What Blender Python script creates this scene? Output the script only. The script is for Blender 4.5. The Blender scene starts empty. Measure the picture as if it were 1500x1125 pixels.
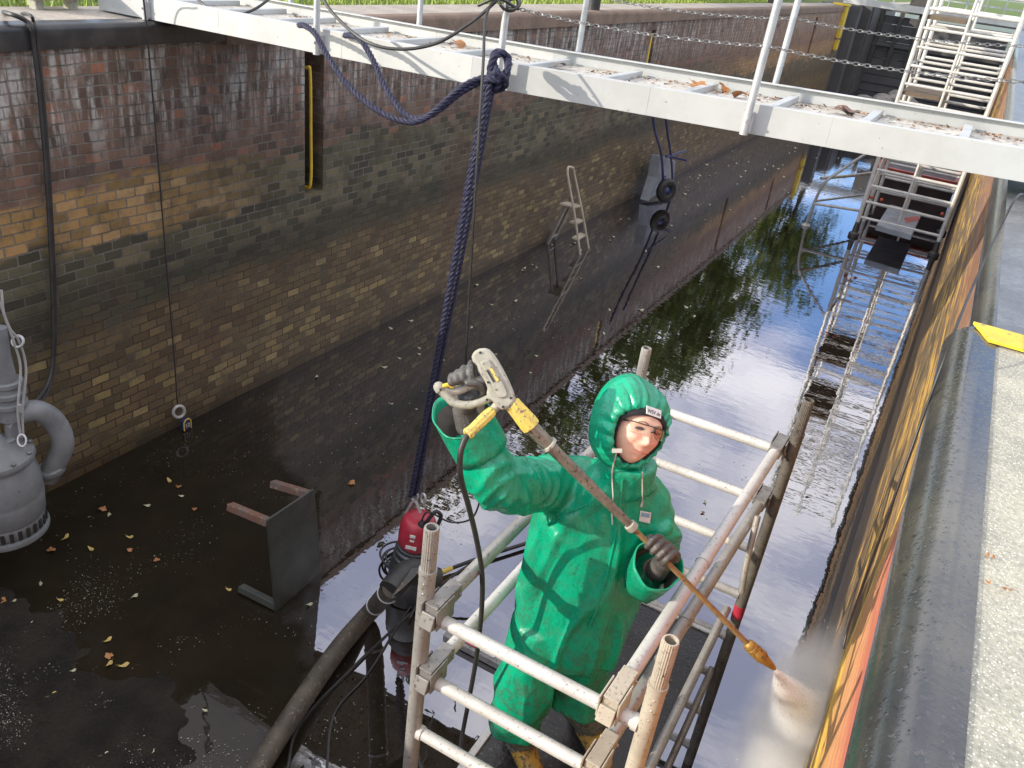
import bpy, bmesh, math, random
import numpy as np
from mathutils import Vector, Matrix, noise
random.seed(7)
sc = bpy.context.scene
col = sc.collection
R_ = math.radians
V = Vector

# ------------------------------------------------------------------ camera
F = 1213.0
Yc = V((747, -560, F)).normalized()
Dc = V((-300, 2227, F)); Dc = (Dc - Yc * Dc.dot(Yc)).normalized()
Zc = -Dc
Xc = Yc.cross(Zc)
RM = Matrix((Xc, Yc, Zc))           # camera (x right, y down, z forward) -> world
CAM = V((0, 0, .8))
cam = bpy.data.cameras.new('camera'); cam_o = bpy.data.objects.new('camera', cam); col.objects.link(cam_o)
cam.sensor_width = 36; cam.lens = F / 1500 * 36; cam.clip_start = .05; cam.clip_end = 2000
rx, dn, fw = RM.col[0], RM.col[1], RM.col[2]
m = Matrix(((rx[0], -dn[0], -fw[0], CAM[0]), (rx[1], -dn[1], -fw[1], CAM[1]), (rx[2], -dn[2], -fw[2], CAM[2]), (0, 0, 0, 1)))
cam_o.matrix_world = m
sc.camera = cam_o

def P(u, v, d):                       # surveyed point: bearing + measured depth
    return RM @ V(((u - 750) / F * d, (v - 562.5) / F * d, d)) + CAM
def ray(u, v): return RM @ V(((u - 750) / F, (v - 562.5) / F, 1))
def on(u, v, ax, val):
    d = ray(u, v); return CAM + d * ((val - CAM[ax]) / d[ax])
def PZ(u, v, z): return on(u, v, 2, z)
def camdir(x, y, z): return (RM @ V((x, -y, -z)))      # x right, y up, z towards camera

# ------------------------------------------------------------------ mesh helpers
class MB:
    def __init__(s): s.v = []; s.f = []; s.mi = []; s.cur = 0
    def add(s, vs, fs):
        o = len(s.v); s.v += [V(p) for p in vs]
        for f in fs: s.f.append([i + o for i in f]); s.mi.append(s.cur)
    def box(s, c, d, rot=None, taper=1.0):
        c = V(c); hx, hy, hz = d[0] / 2, d[1] / 2, d[2] / 2
        vs = []
        for z in (-1, 1):
            k = taper if z > 0 else 1
            for x, y in ((-1, -1), (1, -1), (1, 1), (-1, 1)):
                p = V((x * hx * k, y * hy * k, z * hz))
                if rot is not None: p = rot @ p
                vs.append(c + p)
        s.add(vs, [(0, 3, 2, 1), (4, 5, 6, 7), (0, 1, 5, 4), (1, 2, 6, 5), (2, 3, 7, 6), (3, 0, 4, 7)])
    def beam(s, a, b, w, h, up=(0, 0, 1)):
        a, b = V(a), V(b); t = (b - a).normalized(); up = V(up)
        sd = t.cross(up).normalized(); up2 = sd.cross(t)
        vs = []
        for p in (a, b):
            for x, y in ((-1, -1), (1, -1), (1, 1), (-1, 1)): vs.append(p + sd * x * w / 2 + up2 * y * h / 2)
        s.add(vs, [(0, 1, 2, 3), (7, 6, 5, 4), (0, 4, 5, 1), (1, 5, 6, 2), (2, 6, 7, 3), (3, 7, 4, 0)])
    def tube(s, pts, r, seg=12, caps=True, round_=False, flat=None):
        pts = [V(p) for p in pts]; n = len(pts)
        rs = list(r) if hasattr(r, '__len__') else [r] * n
        if round_:
            t0 = (pts[0] - pts[1]).normalized(); t1 = (pts[-1] - pts[-2]).normalized()
            a, b = rs[0], rs[-1]
            pre = [(pts[0] + t0 * a * q, a * w) for q, w in ((1, .02), (.92, .4), (.7, .71), (.38, .92))]
            post = [(pts[-1] + t1 * b * q, b * w) for q, w in ((.38, .92), (.7, .71), (.92, .4), (1, .02))]
            pts = [p for p, _ in pre] + pts + [p for p, _ in post]; rs = [w for _, w in pre] + rs + [w for _, w in post]; n = len(pts)
        tang = []
        for i in range(n):
            t = pts[min(i + 1, n - 1)] - pts[max(i - 1, 0)]
            tang.append(t.normalized() if t.length > 1e-9 else V((0, 0, 1)))
        ref = V((0, 0, 1)) if abs(tang[0].z) < .9 else V((1, 0, 0))
        nx = tang[0].cross(ref).normalized(); vs = []
        for i in range(n):
            nx = (nx - tang[i] * nx.dot(tang[i])).normalized(); ny = tang[i].cross(nx)
            for k in range(seg):
                a = 2 * math.pi * k / seg
                vs.append(pts[i] + nx * math.cos(a) * rs[i] + ny * math.sin(a) * rs[i] * (flat or 1))
        fs = [(i * seg + k, i * seg + (k + 1) % seg, (i + 1) * seg + (k + 1) % seg, (i + 1) * seg + k) for i in range(n - 1) for k in range(seg)]
        if caps: fs += [tuple(reversed(range(seg))), tuple(range((n - 1) * seg, n * seg))]
        s.add(vs, fs)
    def rings(s, rings, caps=True, closed=True):
        n = len(rings); seg = len(rings[0]); vs = [p for r in rings for p in r]
        kk = seg if closed else seg - 1
        fs = [(i * seg + k, i * seg + (k + 1) % seg, (i + 1) * seg + (k + 1) % seg, (i + 1) * seg + k) for i in range(n - 1) for k in range(kk)]
        if caps: fs += [tuple(reversed(range(seg))), tuple(range((n - 1) * seg, n * seg))]
        s.add(vs, fs)
    def lathe(s, prof, base, axis=(0, 0, 1), seg=28, caps=True):
        base = V(base); ax = V(axis).normalized(); ref = V((1, 0, 0)) if abs(ax.x) < .9 else V((0, 1, 0))
        nx = (ref - ax * ref.dot(ax)).normalized(); ny = ax.cross(nx)
        s.rings([[base + ax * h + (nx * math.cos(2 * math.pi * k / seg) + ny * math.sin(2 * math.pi * k / seg)) * r for k in range(seg)] for r, h in prof], caps)
    def torus(s, c, ax, R, r, seg=24, s2=8, sx=1.0, xdir=None):
        c = V(c); ax = V(ax).normalized(); ref = V(xdir) if xdir is not None else (V((1, 0, 0)) if abs(ax.x) < .9 else V((0, 1, 0)))
        nx = (ref - ax * ref.dot(ax)).normalized(); ny = ax.cross(nx); vs = []
        for i in range(seg):
            a = 2 * math.pi * i / seg; d = nx * math.cos(a) * sx + ny * math.sin(a); dd = (nx * math.cos(a) + ny * math.sin(a))
            for k in range(s2):
                b = 2 * math.pi * k / s2; vs.append(c + d * R + dd * math.cos(b) * r + ax * math.sin(b) * r)
        s.add(vs, [(i * s2 + k, i * s2 + (k + 1) % s2, ((i + 1) % seg) * s2 + (k + 1) % s2, ((i + 1) % seg) * s2 + k) for i in range(seg) for k in range(s2)])
    def prism(s, pts, thick, dirv):
        dirv = V(dirv); a = [V(p) - dirv * thick / 2 for p in pts]; b = [V(p) + dirv * thick / 2 for p in pts]; n = len(pts)
        s.add(a + b, [tuple(reversed(range(n))), tuple(range(n, 2 * n))] + [(i, (i + 1) % n, n + (i + 1) % n, n + i) for i in range(n)])
    def ell(s, c, rad, rot=None, nu=20, nv=12):
        c = V(c); rows = []
        for j in range(nv + 1):
            th = math.pi * (j + .02) / (nv + .04); row = []
            for i in range(nu):
                ph = 2 * math.pi * i / nu; p = V((rad[0] * math.sin(th) * math.cos(ph), rad[1] * math.sin(th) * math.sin(ph), rad[2] * math.cos(th)))
                if rot is not None: p = rot @ p
                row.append(c + p)
            rows.append(row)
        s.rings(rows)
    def build(s, name, mat, parent=None, smooth=True, bevel=0, angle=40, bseg=2):
        off = parent_world(parent)
        me = bpy.data.meshes.new(name); me.from_pydata([p - off for p in s.v], [], s.f)
        mats = mat if isinstance(mat, (list, tuple)) else [mat]
        for mm in mats: me.materials.append(mm)
        if len(mats) > 1: me.polygons.foreach_set('material_index', s.mi)
        bm = bmesh.new(); bm.from_mesh(me); bmesh.ops.recalc_face_normals(bm, faces=bm.faces); bm.to_mesh(me); bm.free()
        if smooth:
            me.polygons.foreach_set('use_smooth', [True] * len(me.polygons))
            if angle: me.set_sharp_from_angle(angle=R_(angle))
        me.update()
        o = bpy.data.objects.new(name, me); col.objects.link(o)
        if parent is not None: o.parent = parent
        if bevel:
            md = o.modifiers.new('bevel', 'BEVEL'); md.width = bevel; md.segments = bseg; md.limit_method = 'ANGLE'; md.angle_limit = R_(40)
        return o

def parent_world(p):
    r = V((0, 0, 0))
    while p is not None: r = r + p.location; p = p.parent
    return r
def tag(o, label=None, cat=None, group=None, kind=None):
    if label: o['label'] = label
    if cat: o['category'] = cat
    if group: o['group'] = group
    if kind: o['kind'] = kind
    return o
def thing(name, loc, label, cat, group=None):
    o = bpy.data.objects.new(name, None); o.location = V(loc); o.empty_display_size = .1; col.objects.link(o)
    return tag(o, label, cat, group)
def structure(o): o['kind'] = 'structure'; return o
def smooth_path(pts, n=8):
    pts = [V(p) for p in pts]; out = []
    q = [pts[0] * 2 - pts[1]] + pts + [pts[-1] * 2 - pts[-2]]
    for i in range(1, len(q) - 2):
        a, b, c, d = q[i - 1:i + 3]
        for k in range(n):
            t = k / n
            out.append(.5 * ((2 * b) + (c - a) * t + (2 * a - 5 * b + 4 * c - d) * t * t + (3 * b - a - 3 * c + d) * t ** 3))
    out.append(pts[-1]); return out
def sagline(a, b, sag, n=14):
    a, b = V(a), V(b); return [a.lerp(b, i / n) - V((0, 0, sag * 4 * (i / n) * (1 - i / n))) for i in range(n + 1)]
def merged(name, mb, mat, parent, voxel, smooth_it=3, disp=None):
    """union of overlapping closed shapes -> one continuous surface"""
    me = bpy.data.meshes.new('tmp'); me.from_pydata(mb.v, [], mb.f); o = bpy.data.objects.new('tmp', me); col.objects.link(o)
    bm = bmesh.new(); bm.from_mesh(me); bmesh.ops.recalc_face_normals(bm, faces=bm.faces); bm.to_mesh(me); bm.free()
    md = o.modifiers.new('r', 'REMESH'); md.mode = 'VOXEL'; md.voxel_size = voxel; md.use_smooth_shade = True
    if smooth_it:
        ms = o.modifiers.new('s', 'SMOOTH'); ms.factor = .6; ms.iterations = smooth_it
    dg = bpy.context.evaluated_depsgraph_get(); dg.update()
    me2 = bpy.data.meshes.new_from_object(o.evaluated_get(dg))
    bpy.data.objects.remove(o)
    if disp:
        ns = [v.normal.copy() for v in me2.vertices]
        for v, nn in zip(me2.vertices, ns):
            d = disp(v.co, nn)
            v.co += d if isinstance(d, Vector) else nn * d
    off = parent_world(parent)
    for v in me2.vertices: v.co -= off
    me2.materials.clear(); me2.materials.append(mat)
    me2.polygons.foreach_set('use_smooth', [True] * len(me2.polygons)); me2.update()
    me2.name = name
    o = bpy.data.objects.new(name, me2); col.objects.link(o)
    if parent is not None: o.parent = parent
    return o
def text_mesh(name, body, size, origin, xdir, ydir, mat, parent, ext=.0006, align='CENTER'):
    cu = bpy.data.curves.new(name, 'FONT'); cu.body = body; cu.size = size; cu.extrude = ext; cu.align_x = align; cu.align_y = 'CENTER'
    o = bpy.data.objects.new('t', cu); col.objects.link(o)
    dg = bpy.context.evaluated_depsgraph_get(); dg.update()
    me = bpy.data.meshes.new_from_object(o.evaluated_get(dg)); bpy.data.objects.remove(o)
    x = V(xdir).normalized(); y = V(ydir).normalized(); z = x.cross(y); off = parent_world(parent)
    for v in me.vertices: v.co = V(origin) + x * v.co.x + y * v.co.y + z * v.co.z - off
    me.materials.clear(); me.materials.append(mat)
    o = bpy.data.objects.new(name, me); col.objects.link(o); o.parent = parent
    return o

# ------------------------------------------------------------------ material helpers
class NT:
    def __init__(s, name):
        s.m = bpy.data.materials.new(name); s.m.use_nodes = True; s.t = s.m.node_tree; s.t.nodes.clear()
        s.out = s.t.nodes.new('ShaderNodeOutputMaterial')
    def n(s, ty, **kw):
        nd = s.t.nodes.new('ShaderNode' + ty)
        for k, v in kw.items():
            if k in ('ins',): continue
            setattr(nd, k, v)
        for k, v in (kw.get('ins') or {}).items(): s.set(nd.inputs[k], v)
        return nd
    def set(s, sock, v):
        if isinstance(v, bpy.types.NodeSocket): s.t.links.new(v, sock)
        elif isinstance(v, (tuple, list)) and len(v) == 3 and sock.type == 'RGBA': sock.default_value = (*v, 1)
        else: sock.default_value = v
    def math(s, op, a, b=None, clamp=False):
        nd = s.t.nodes.new('ShaderNodeMath'); nd.operation = op; nd.use_clamp = clamp; s.set(nd.inputs[0], a)
        if b is not None: s.set(nd.inputs[1], b)
        return nd.outputs[0]
    def mix(s, f, a, b, blend='MIX'):
        nd = s.t.nodes.new('ShaderNodeMix'); nd.data_type = 'RGBA'; nd.blend_type = blend
        s.set(nd.inputs[0], f); s.set(nd.inputs[6], a); s.set(nd.inputs[7], b); return nd.outputs[2]
    def ramp(s, f, stops, interp='LINEAR'):
        nd = s.t.nodes.new('ShaderNodeValToRGB'); cr = nd.color_ramp; cr.interpolation = interp
        while len(cr.elements) < len(stops): cr.elements.new(.5)
        for e, (p, c) in zip(cr.elements, stops):
            e.position = p; e.color = (*c, 1) if hasattr(c, '__len__') else (c, c, c, 1)
        s.set(nd.inputs[0], f); return nd.outputs[0]
    def step(s, x, a, b):
        nd = s.t.nodes.new('ShaderNodeMapRange'); nd.interpolation_type = 'SMOOTHSTEP'; s.set(nd.inputs[0], x); s.set(nd.inputs[1], a); s.set(nd.inputs[2], b); return nd.outputs[0]
    def noise(s, vec, scale, detail=4, rough=.55, out=0, dist=0):
        nd = s.t.nodes.new('ShaderNodeTexNoise'); nd.inputs['Scale'].default_value = scale; nd.inputs['Detail'].default_value = detail
        nd.inputs['Roughness'].default_value = rough; nd.inputs['Distortion'].default_value = dist
        if vec is not None: s.set(nd.inputs['Vector'], vec)
        return nd.outputs[out]
    def pos(s): return s.t.nodes.new('ShaderNodeNewGeometry').outputs['Position']
    def obj(s): return s.t.nodes.new('ShaderNodeTexCoord').outputs['Object']
    def sep(s, v): nd = s.t.nodes.new('ShaderNodeSeparateXYZ'); s.set(nd.inputs[0], v); return nd.outputs
    def comb(s, x, y, z):
        nd = s.t.nodes.new('ShaderNodeCombineXYZ'); s.set(nd.inputs[0], x); s.set(nd.inputs[1], y); s.set(nd.inputs[2], z); return nd.outputs[0]
    def scale(s, v, k):
        nd = s.t.nodes.new('ShaderNodeMapping'); nd.inputs['Scale'].default_value = k; s.set(nd.inputs[0], v); return nd.outputs[0]
    def bump(s, h, strength=.3, dist=.01, nrm=None):
        nd = s.t.nodes.new('ShaderNodeBump'); nd.inputs['Strength'].default_value = strength; nd.inputs['Distance'].default_value = dist
        s.set(nd.inputs['Height'], h)
        if nrm is not None: s.set(nd.inputs['Normal'], nrm)
        return nd.outputs[0]
    def bsdf(s, **kw):
        nd = s.t.nodes.new('ShaderNodeBsdfPrincipled')
        names = dict(color='Base Color', rough='Roughness', metal='Metallic', normal='Normal', spec='Specular IOR Level', coat='Coat Weight', alpha='Alpha', trans='Transmission Weight', ior='IOR', sss='Subsurface Weight', sheen='Sheen Weight')
        for k, v in kw.items(): s.set(nd.inputs[names[k]], v)
        return nd
    def done(s, sh, vol=None):
        if sh is not None: s.t.links.new(sh.outputs[0] if hasattr(sh, 'outputs') else sh, s.out.inputs[0])
        if vol is not None: s.t.links.new(vol.outputs[0], s.out.inputs[1])
        return s.m

def worn(name, c, c2=None, rough=.5, metal=0, scale=8, amt=.5, spots=None, spotscale=60, spotth=.62, bump=.15, bs=40, coat=0, spec=.5):
    """paint / metal / plastic with broad tone variation, dirt specks and a fine bump"""
    t = NT(name); p = t.obj(); c2 = c2 or tuple(x * .6 for x in c)
    n1 = t.noise(p, scale, 5, .6); colr = t.mix(t.step(n1, .5 - amt * .3, .5 + amt * .3), c, c2)
    n2 = t.noise(p, spotscale, 3, .6)
    r = t.math('ADD', rough, t.math('MULTIPLY', t.math('SUBTRACT', n1, .5), .3))
    if spots: colr = t.mix(t.step(n2, spotth, spotth + .05), colr, spots)
    b = t.bump(t.noise(p, bs, 4), bump, .004)
    return t.done(t.bsdf(color=colr, rough=r, metal=metal, normal=b, coat=coat, spec=spec))

M = {}
M['alu'] = worn('scaffold_aluminium', (.42, .41, .38), (.27, .26, .24), .42, .35, 6, .8, (.19, .175, .15), 75, .60, .25)
M['alu_light'] = worn('pale_aluminium', (.62, .61, .58), (.45, .44, .40), .5, .15, 5, .8, (.25, .23, .2), 95, .62, .25)
M['alu_dusty'] = worn('dusty_aluminium', (.50, .455, .36), (.36, .32, .25), .6, .1, 7, .8, (.24, .2, .15), 95, .60, .3)
M['walk'] = worn('walkway_painted_metal', (.50, .51, .50), (.40, .41, .40), .5, .1, 3, .8, (.27, .27, .25), 30, .69, .1)
M['walkdeck'] = worn('walkway_deck', (.55, .53, .48), (.36, .33, .28), .75, 0, 4, .9, (.12, .09, .06), 30, .58, .4, 60)
M['galv'] = worn('galvanised_post', (.55, .56, .56), (.42, .43, .43), .45, .5, 9, .6, None)
M['black_rubber'] = worn('black_rubber', (.02, .02, .02), (.035, .033, .03), .5, 0, 12, .6, (.08, .07, .055), 70, .66)
M['hose'] = worn('pipe_rubber', (.045, .038, .03), (.09, .075, .055), .55, 0, 9, .8, (.16, .13, .1), 45, .6, .4)
M['steel_dark'] = worn('dark_steel', (.05, .05, .048), (.09, .085, .075), .5, .5, 9, .8, (.14, .10, .06), 30, .62)
M['yellow_paint'] = worn('yellow_paint', (.70, .50, .03), (.55, .38, .04), .55, 0, 9, .6, (.25, .2, .08), 40, .66)
M['yellow_plastic'] = worn('dusty_yellow_plastic', (.78, .60, .10), (.56, .43, .12), .6, 0, 22, .8, (.18, .15, .1), 90, .57, .3)
M['beige_plastic'] = worn('dusty_grey_plastic', (.40, .385, .31), (.27, .26, .21), .65, 0, 20, .8, (.13, .12, .1), 80, .62, .3)
M['lance'] = worn('muddy_steel_lance', (.27, .245, .19), (.15, .135, .10), .5, .35, 25, .8, (.08, .065, .05), 80, .58, .35)
M['brown_rod'] = worn('brown_rod', (.30, .20, .08), (.2, .13, .06), .6, .1, 30, .8, (.08, .06, .04), 90, .6, .4)
M['nozzle'] = worn('brass_nozzle', (.42, .25, .05), (.25, .15, .04), .5, .4, 35, .8, (.1, .07, .03), 90, .6, .5)
M['pump_grey'] = worn('grey_pump_paint', (.20, .215, .225), (.14, .15, .155), .5, 0, 6, .6, (.07, .065, .06), 30, .68, .2)
M['pump_red'] = worn('red_pump_paint', (.44, .03, .055), (.32, .02, .035), .4, 0, 9, .6, (.12, .05, .05), 60, .68)
M['steel_grey'] = worn('pump_steel', (.10, .105, .11), (.06, .06, .065), .4, .6, 9, .6, None)
M['white'] = worn('white_sticker', (.75, .75, .73), (.6, .6, .57), .5, 0, 9, .5, None)
M['ink'] = worn('ink', (.02, .02, .02), None, .5)
M['navy'] = worn('navy_rope_fibre', (.008, .009, .032), (.018, .019, .05), .7, 0, 30, .8, (.06, .055, .075), 140, .66, .5, 200)
M['table'] = worn('wet_plate', (.075, .082, .070), (.045, .048, .042), .45, .2, 6, .8, (.09, .07, .045), 20, .66, .3)
M['rust'] = worn('rusty_leg', (.17, .065, .035), (.12, .11, .1), .7, .1, 9, 1, (.25, .18, .12), 40, .6, .4)
M['wood'] = worn('old_timber', (.15, .11, .07), (.09, .07, .05), .8, 0, 5, .8, None, bump=.4)
M['blue_steel'] = worn('blue_frame_paint', (.02, .03, .13), (.03, .035, .1), .4)
M['barrow_tray'] = worn('grey_tray', (.27, .29, .31), (.2, .215, .23), .5, .2, 5, .6, (.12, .12, .12), 40, .68)
M['tyre'] = worn('tyre', (.015, .015, .016), None, .6, 0, 20, .6, None)
M['orange_red'] = worn('red_hull_paint', (.50, .075, .03), (.3, .04, .02), .5, 0, 4, .6, (.12, .05, .03), 14, .62)
M['dark_hull'] = worn('dark_hull', (.06, .03, .025), (.03, .022, .02), .6, 0, 4, .6)
M['glove'] = worn('muddy_rubber_glove', (.055, .052, .048), (.10, .093, .082), .55, 0, 30, .8, (.17, .155, .13), 110, .6, .5, 120)
M['black_cloth'] = worn('black_fleece', (.012, .012, .014), (.02, .02, .022), .9, 0, 60, .6, None, bump=.5, bs=300)
M['boot_grey'] = worn('dirty_boot', (.085, .10, .085), (.13, .14, .12), .55, 0, 16, .8, (.05, .045, .04), 60, .55, .4)
M['boot_yellow'] = worn('yellow_boot', (.55, .32, .04), (.26, .18, .06), .55, 0, 20, .9, (.12, .09, .05), 60, .54, .4)
M['cord'] = worn('cord', (.65, .62, .55), (.45, .42, .36), .8)
M['blue_tag'] = worn('blue_tape', (.03, .25, .62), None, .5)
M['black_deck'] = worn('black_plywood_deck', (.014, .013, .013), (.03, .028, .026), .35, 0, 9, .8, (.11, .10, .09), 75, .62, .8, 60)
M['gate'] = worn('dark_gate_timber', (.065, .064, .064), (.10, .095, .09), .6, 0, 2, .8, None)
M['rubble'] = worn('pale_rubble', (.32, .30, .27), (.2, .18, .16), .9, 0, 2, .8, (.1, .09, .08), 8, .62, .8, 10)
M['bark'] = worn('bark', (.05, .042, .032), (.09, .08, .06), .9, 0, 3, .8, None, bump=.8)
M['specks'] = worn('mud_specks', (.42, .40, .35), (.25, .23, .2), .7, 0, 5, .6, None)

# ---- green rain suit
t = NT('green_rain_suit_pvc'); p = t.obj()
n1 = t.noise(p, 5, 5, .6); n2 = t.noise(p, 30, 5, .65); n3 = t.noise(p, 120, 2)
c = t.mix(t.step(n1, .35, .65), (.0018, .36, .19), (.0018, .27, .14))
z = t.sep(t.pos())[2]
low = t.step(z, -1.0, -2.1)
n4 = t.noise(p, 11, 5, .7)
dirt = t.math('MULTIPLY', t.step(t.math('ADD', t.math('MULTIPLY', n2, .55), t.math('MULTIPLY', n4, .45)), .44, .60), t.math('ADD', .26, t.math('MULTIPLY', low, .62)))
c = t.mix(dirt, c, (.055, .085, .055))
c = t.mix(t.math('MULTIPLY', t.step(n3, .64, .70), .8), c, (.03, .05, .035))
fold = t.noise(t.scale(p, (1, 1, .35)), 9, 3, .5, dist=1.2)
fold2 = t.math('ABSOLUTE', t.math('SUBTRACT', t.noise(t.scale(p, (1, 1, .55)), 13, 2, .5, dist=1.5), .5)); b0 = t.bump(fold2, .14, .05); b1 = t.bump(fold, .4, .03, b0); b2 = t.bump(n2, .25, .004, b1)
M['suit'] = t.done(t.bsdf(color=c, rough=t.math('ADD', .27, t.math('MULTIPLY', dirt, .4)), normal=b2, spec=.5))
# ---- skin
def skin_material(name, lips=None, brows=()):
    t = NT(name); p = t.obj(); n = t.noise(p, 18, 4)
    c = t.mix(n, (.74, .42, .29), (.82, .53, .39))
    def blob(q, r, soft=1.5):
        d = t.n('VectorMath', operation='DISTANCE'); t.set(d.inputs[0], p); d.inputs[1].default_value = q
        return t.step(d.outputs['Value'], r * soft, r * .5)
    for q, r, cc, k in (lips or []): c = t.mix(t.math('MULTIPLY', blob(q, r), k), c, cc)
    return t.done(t.bsdf(color=c, rough=.42, sss=.15, normal=t.bump(t.noise(p, 400, 3), .06, .001)))

# ---- brick walls
def brick_material(name, clean=False):
    t = NT(name); p = t.pos(); X, Y, Z = t.sep(p)
    wob = t.noise(p, 3, 2); 
    u = t.math('ADD', t.math('ADD', Y, X), t.math('MULTIPLY', wob, .014)); ch = t.noise(p, 28, 3, .6); w = t.math('ADD', t.math('ADD', Z, t.math('MULTIPLY', t.noise(p, 1.3, 2), .04)), t.math('MULTIPLY', ch, .012)); u = t.math('ADD', u, t.math('MULTIPLY', t.noise(p, 26, 3, .6), .014))
    u = t.math('MULTIPLY', u, t.math('ADD', 1.0, t.math('MULTIPLY', t.math('GREATER_THAN', w, -.980), .38)))
    vec = t.comb(u, w, 0)
    def bk(c1, c2, mo, ms=.006):
        nd = t.n('TexBrick', ins={'Vector': vec, 'Color1': c1, 'Color2': c2, 'Mortar': mo, 'Scale': 1.0, 'Mortar Size': ms, 'Mortar Smooth': .3, 'Bias': 0.0, 'Brick Width': .152, 'Row Height': .070})
        nd.offset = .5; nd.squash = 1; return nd
    rnd = t.sep(bk((0, 0, 0), (1, 1, 1), (0, 0, 0)).outputs['Color'])[0]
    mort = bk((0, 0, 0), (1, 1, 1), (0, 0, 0)).outputs['Fac']
    big = t.noise(p, .7, 4, .6); mid = t.noise(p, 4, 5, .65); fine = t.noise(p, 40, 5, .7)
    drip = t.noise(t.scale(p, (1, 6, .8)), 2.2, 5, .65)
    lp = t.noise(t.comb(0, Y, t.math('MULTIPLY', Z, 2.5)), .9, 3, .55)
    j = t.math('ADD', Z, t.math('ADD', t.math('MULTIPLY', t.math('SUBTRACT', rnd, .5), .10), t.math('MULTIPLY', t.math('SUBTRACT', lp, .5), .55)))
    red = t.ramp(rnd, [(0, (.085, .055, .042)), (.35, (.14, .084, .058)), (.75, (.175, .108, .074)), (.93, (.20, .12, .085)), (1, (.29, .12, .065))])
    yel = t.ramp(rnd, [(0, (.20, .13, .05)), (.4, (.34, .21, .075)), (.8, (.40, .24, .10)), (1, (.46, .31, .14))])
    olv = t.ramp(rnd, [(0, (.045, .042, .028)), (.4, (.085, .08, .045)), (.8, (.12, .11, .065)), (1, (.17, .14, .08))])
    brn = t.ramp(rnd, [(0, (.085, .060, .030)), (.35, (.125, .09, .045)), (.7, (.155, .112, .055)), (.9, (.19, .14, .068)), (1, (.32, .25, .12))])
    c = t.mix(t.step(j, -2.0, -1.93), brn, olv)
    # yellow course band: at the near end and again at the far end of the wall
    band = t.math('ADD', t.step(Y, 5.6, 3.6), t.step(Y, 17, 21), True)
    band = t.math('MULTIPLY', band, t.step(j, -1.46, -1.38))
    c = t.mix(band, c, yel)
    c = t.mix(t.step(j, -1.08, -1.02), c, red)
    # rows of pale yellow bricks low on the wall
    lowb = t.math('MULTIPLY', t.step(t.math('ABSOLUTE', t.math('ADD', Z, 2.62)), .34, .1), t.step(t.math('ADD', rnd, t.math('MULTIPLY', t.math('SUBTRACT', mid, .5), 1.0)), .76, .95))
    c = t.mix(lowb, c, t.mix(rnd, (.40, .31, .13), (.26, .20, .085)))
    # algae and soot
    dark = t.math('MULTIPLY', t.step(t.math('ABSOLUTE', t.math('ADD', j, 1.84)), .30, .05), .62)
    c = t.mix(dark, c, (.028, .03, .02))
    c = t.mix(t.math('MULTIPLY', t.step(mid, .46, .68), .5), c, (.045, .040, .026))
    c = t.mix(t.math('MULTIPLY', t.step(big, .50, .66), .35), c, (.10, .045, .028))
    # lime runs under the coping
    lime = t.math('MULTIPLY', t.math('MULTIPLY', t.step(drip, .44, .62), t.step(Z, -1.0, -.5)), t.math('MULTIPLY', t.step(mid, .32, .54), .95))
    c = t.mix(lime, c, (.42, .40, .365))
    c = t.mix(t.math('MULTIPLY', t.step(t.noise(p, 9, 5, .7), .45, .7), .4), c, (.085, .075, .065))
    c = t.mix(t.math('MULTIPLY', t.step(fine, .35, .75), .3), c, t.mix(.5, c, (.02, .02, .015)))
    mc = t.mix(t.step(j, -1.95, -1.55), (.04, .032, .02), (.20, .185, .16))
    mc = t.mix(t.step(mid, .45, .6), mc, (.10, .09, .07))
    c = t.mix(t.math('MULTIPLY', mort, t.math('ADD', .45, t.math('MULTIPLY', mid, .6))), c, mc)
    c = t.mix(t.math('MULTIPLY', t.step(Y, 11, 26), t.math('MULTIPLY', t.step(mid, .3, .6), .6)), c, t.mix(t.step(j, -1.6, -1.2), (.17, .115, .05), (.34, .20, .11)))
    # wet tide line just above the water
    c = t.mix(t.math('MULTIPLY', t.step(Z, -2.95, -3.15), .55), c, (.022, .016, .01))
    rough = t.math('SUBTRACT', .8, t.math('MULTIPLY', t.step(Z, -1.2, -2.2), .25))
    if clean:
        # the part already jetted clean: bright red over orange over yellow brick, its edge running up and away
        l1 = t.math('ADD', -1.66, t.math('MULTIPLY', t.math('MAXIMUM', t.math('SUBTRACT', Y, 2.95), 0.0), 2.4))
        e = t.math('SUBTRACT', t.math('ADD', Z, t.math('MULTIPLY', t.math('SUBTRACT', mid, .5), .05)), l1)
        msk = t.step(e, -.01, .015)
        st = t.noise(t.scale(p, (1, 2.2, 26)), 1.6, 6, .7)
        cl = t.ramp(t.math('ADD', t.math('MULTIPLY', t.math('ADD', e, .0), .9), t.math('MULTIPLY', t.math('SUBTRACT', st, .5), .55)),
                    [(0, (.82, .55, .07)), (.09, (.75, .46, .06)), (.16, (.55, .30, .10)), (.4, (.62, .30, .13)), (.58, (.50, .15, .09)), (1, (.42, .10, .07))])
        cl = t.mix(t.math('MULTIPLY', t.step(st, .55, .72), .5), cl, (.22, .14, .07))
        cl = t.mix(t.math('MULTIPLY', mort, .35), cl, (.3, .2, .12))
        stain = t.step(t.noise(t.scale(p, (1, .8, 9)), 1.7, 5, .6), .50, .62)
        far = t.mix(.45, c, (.20, .12, .05))
        far = t.mix(t.math('MULTIPLY', stain, t.step(Z, -2.6, -2.2)), far, (.55, .33, .07))
        far = t.mix(t.math('MULTIPLY', t.step(Z, -.9, -.5), .6), far, (.28, .13, .08))
        c = t.mix(msk, far, cl)
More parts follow.
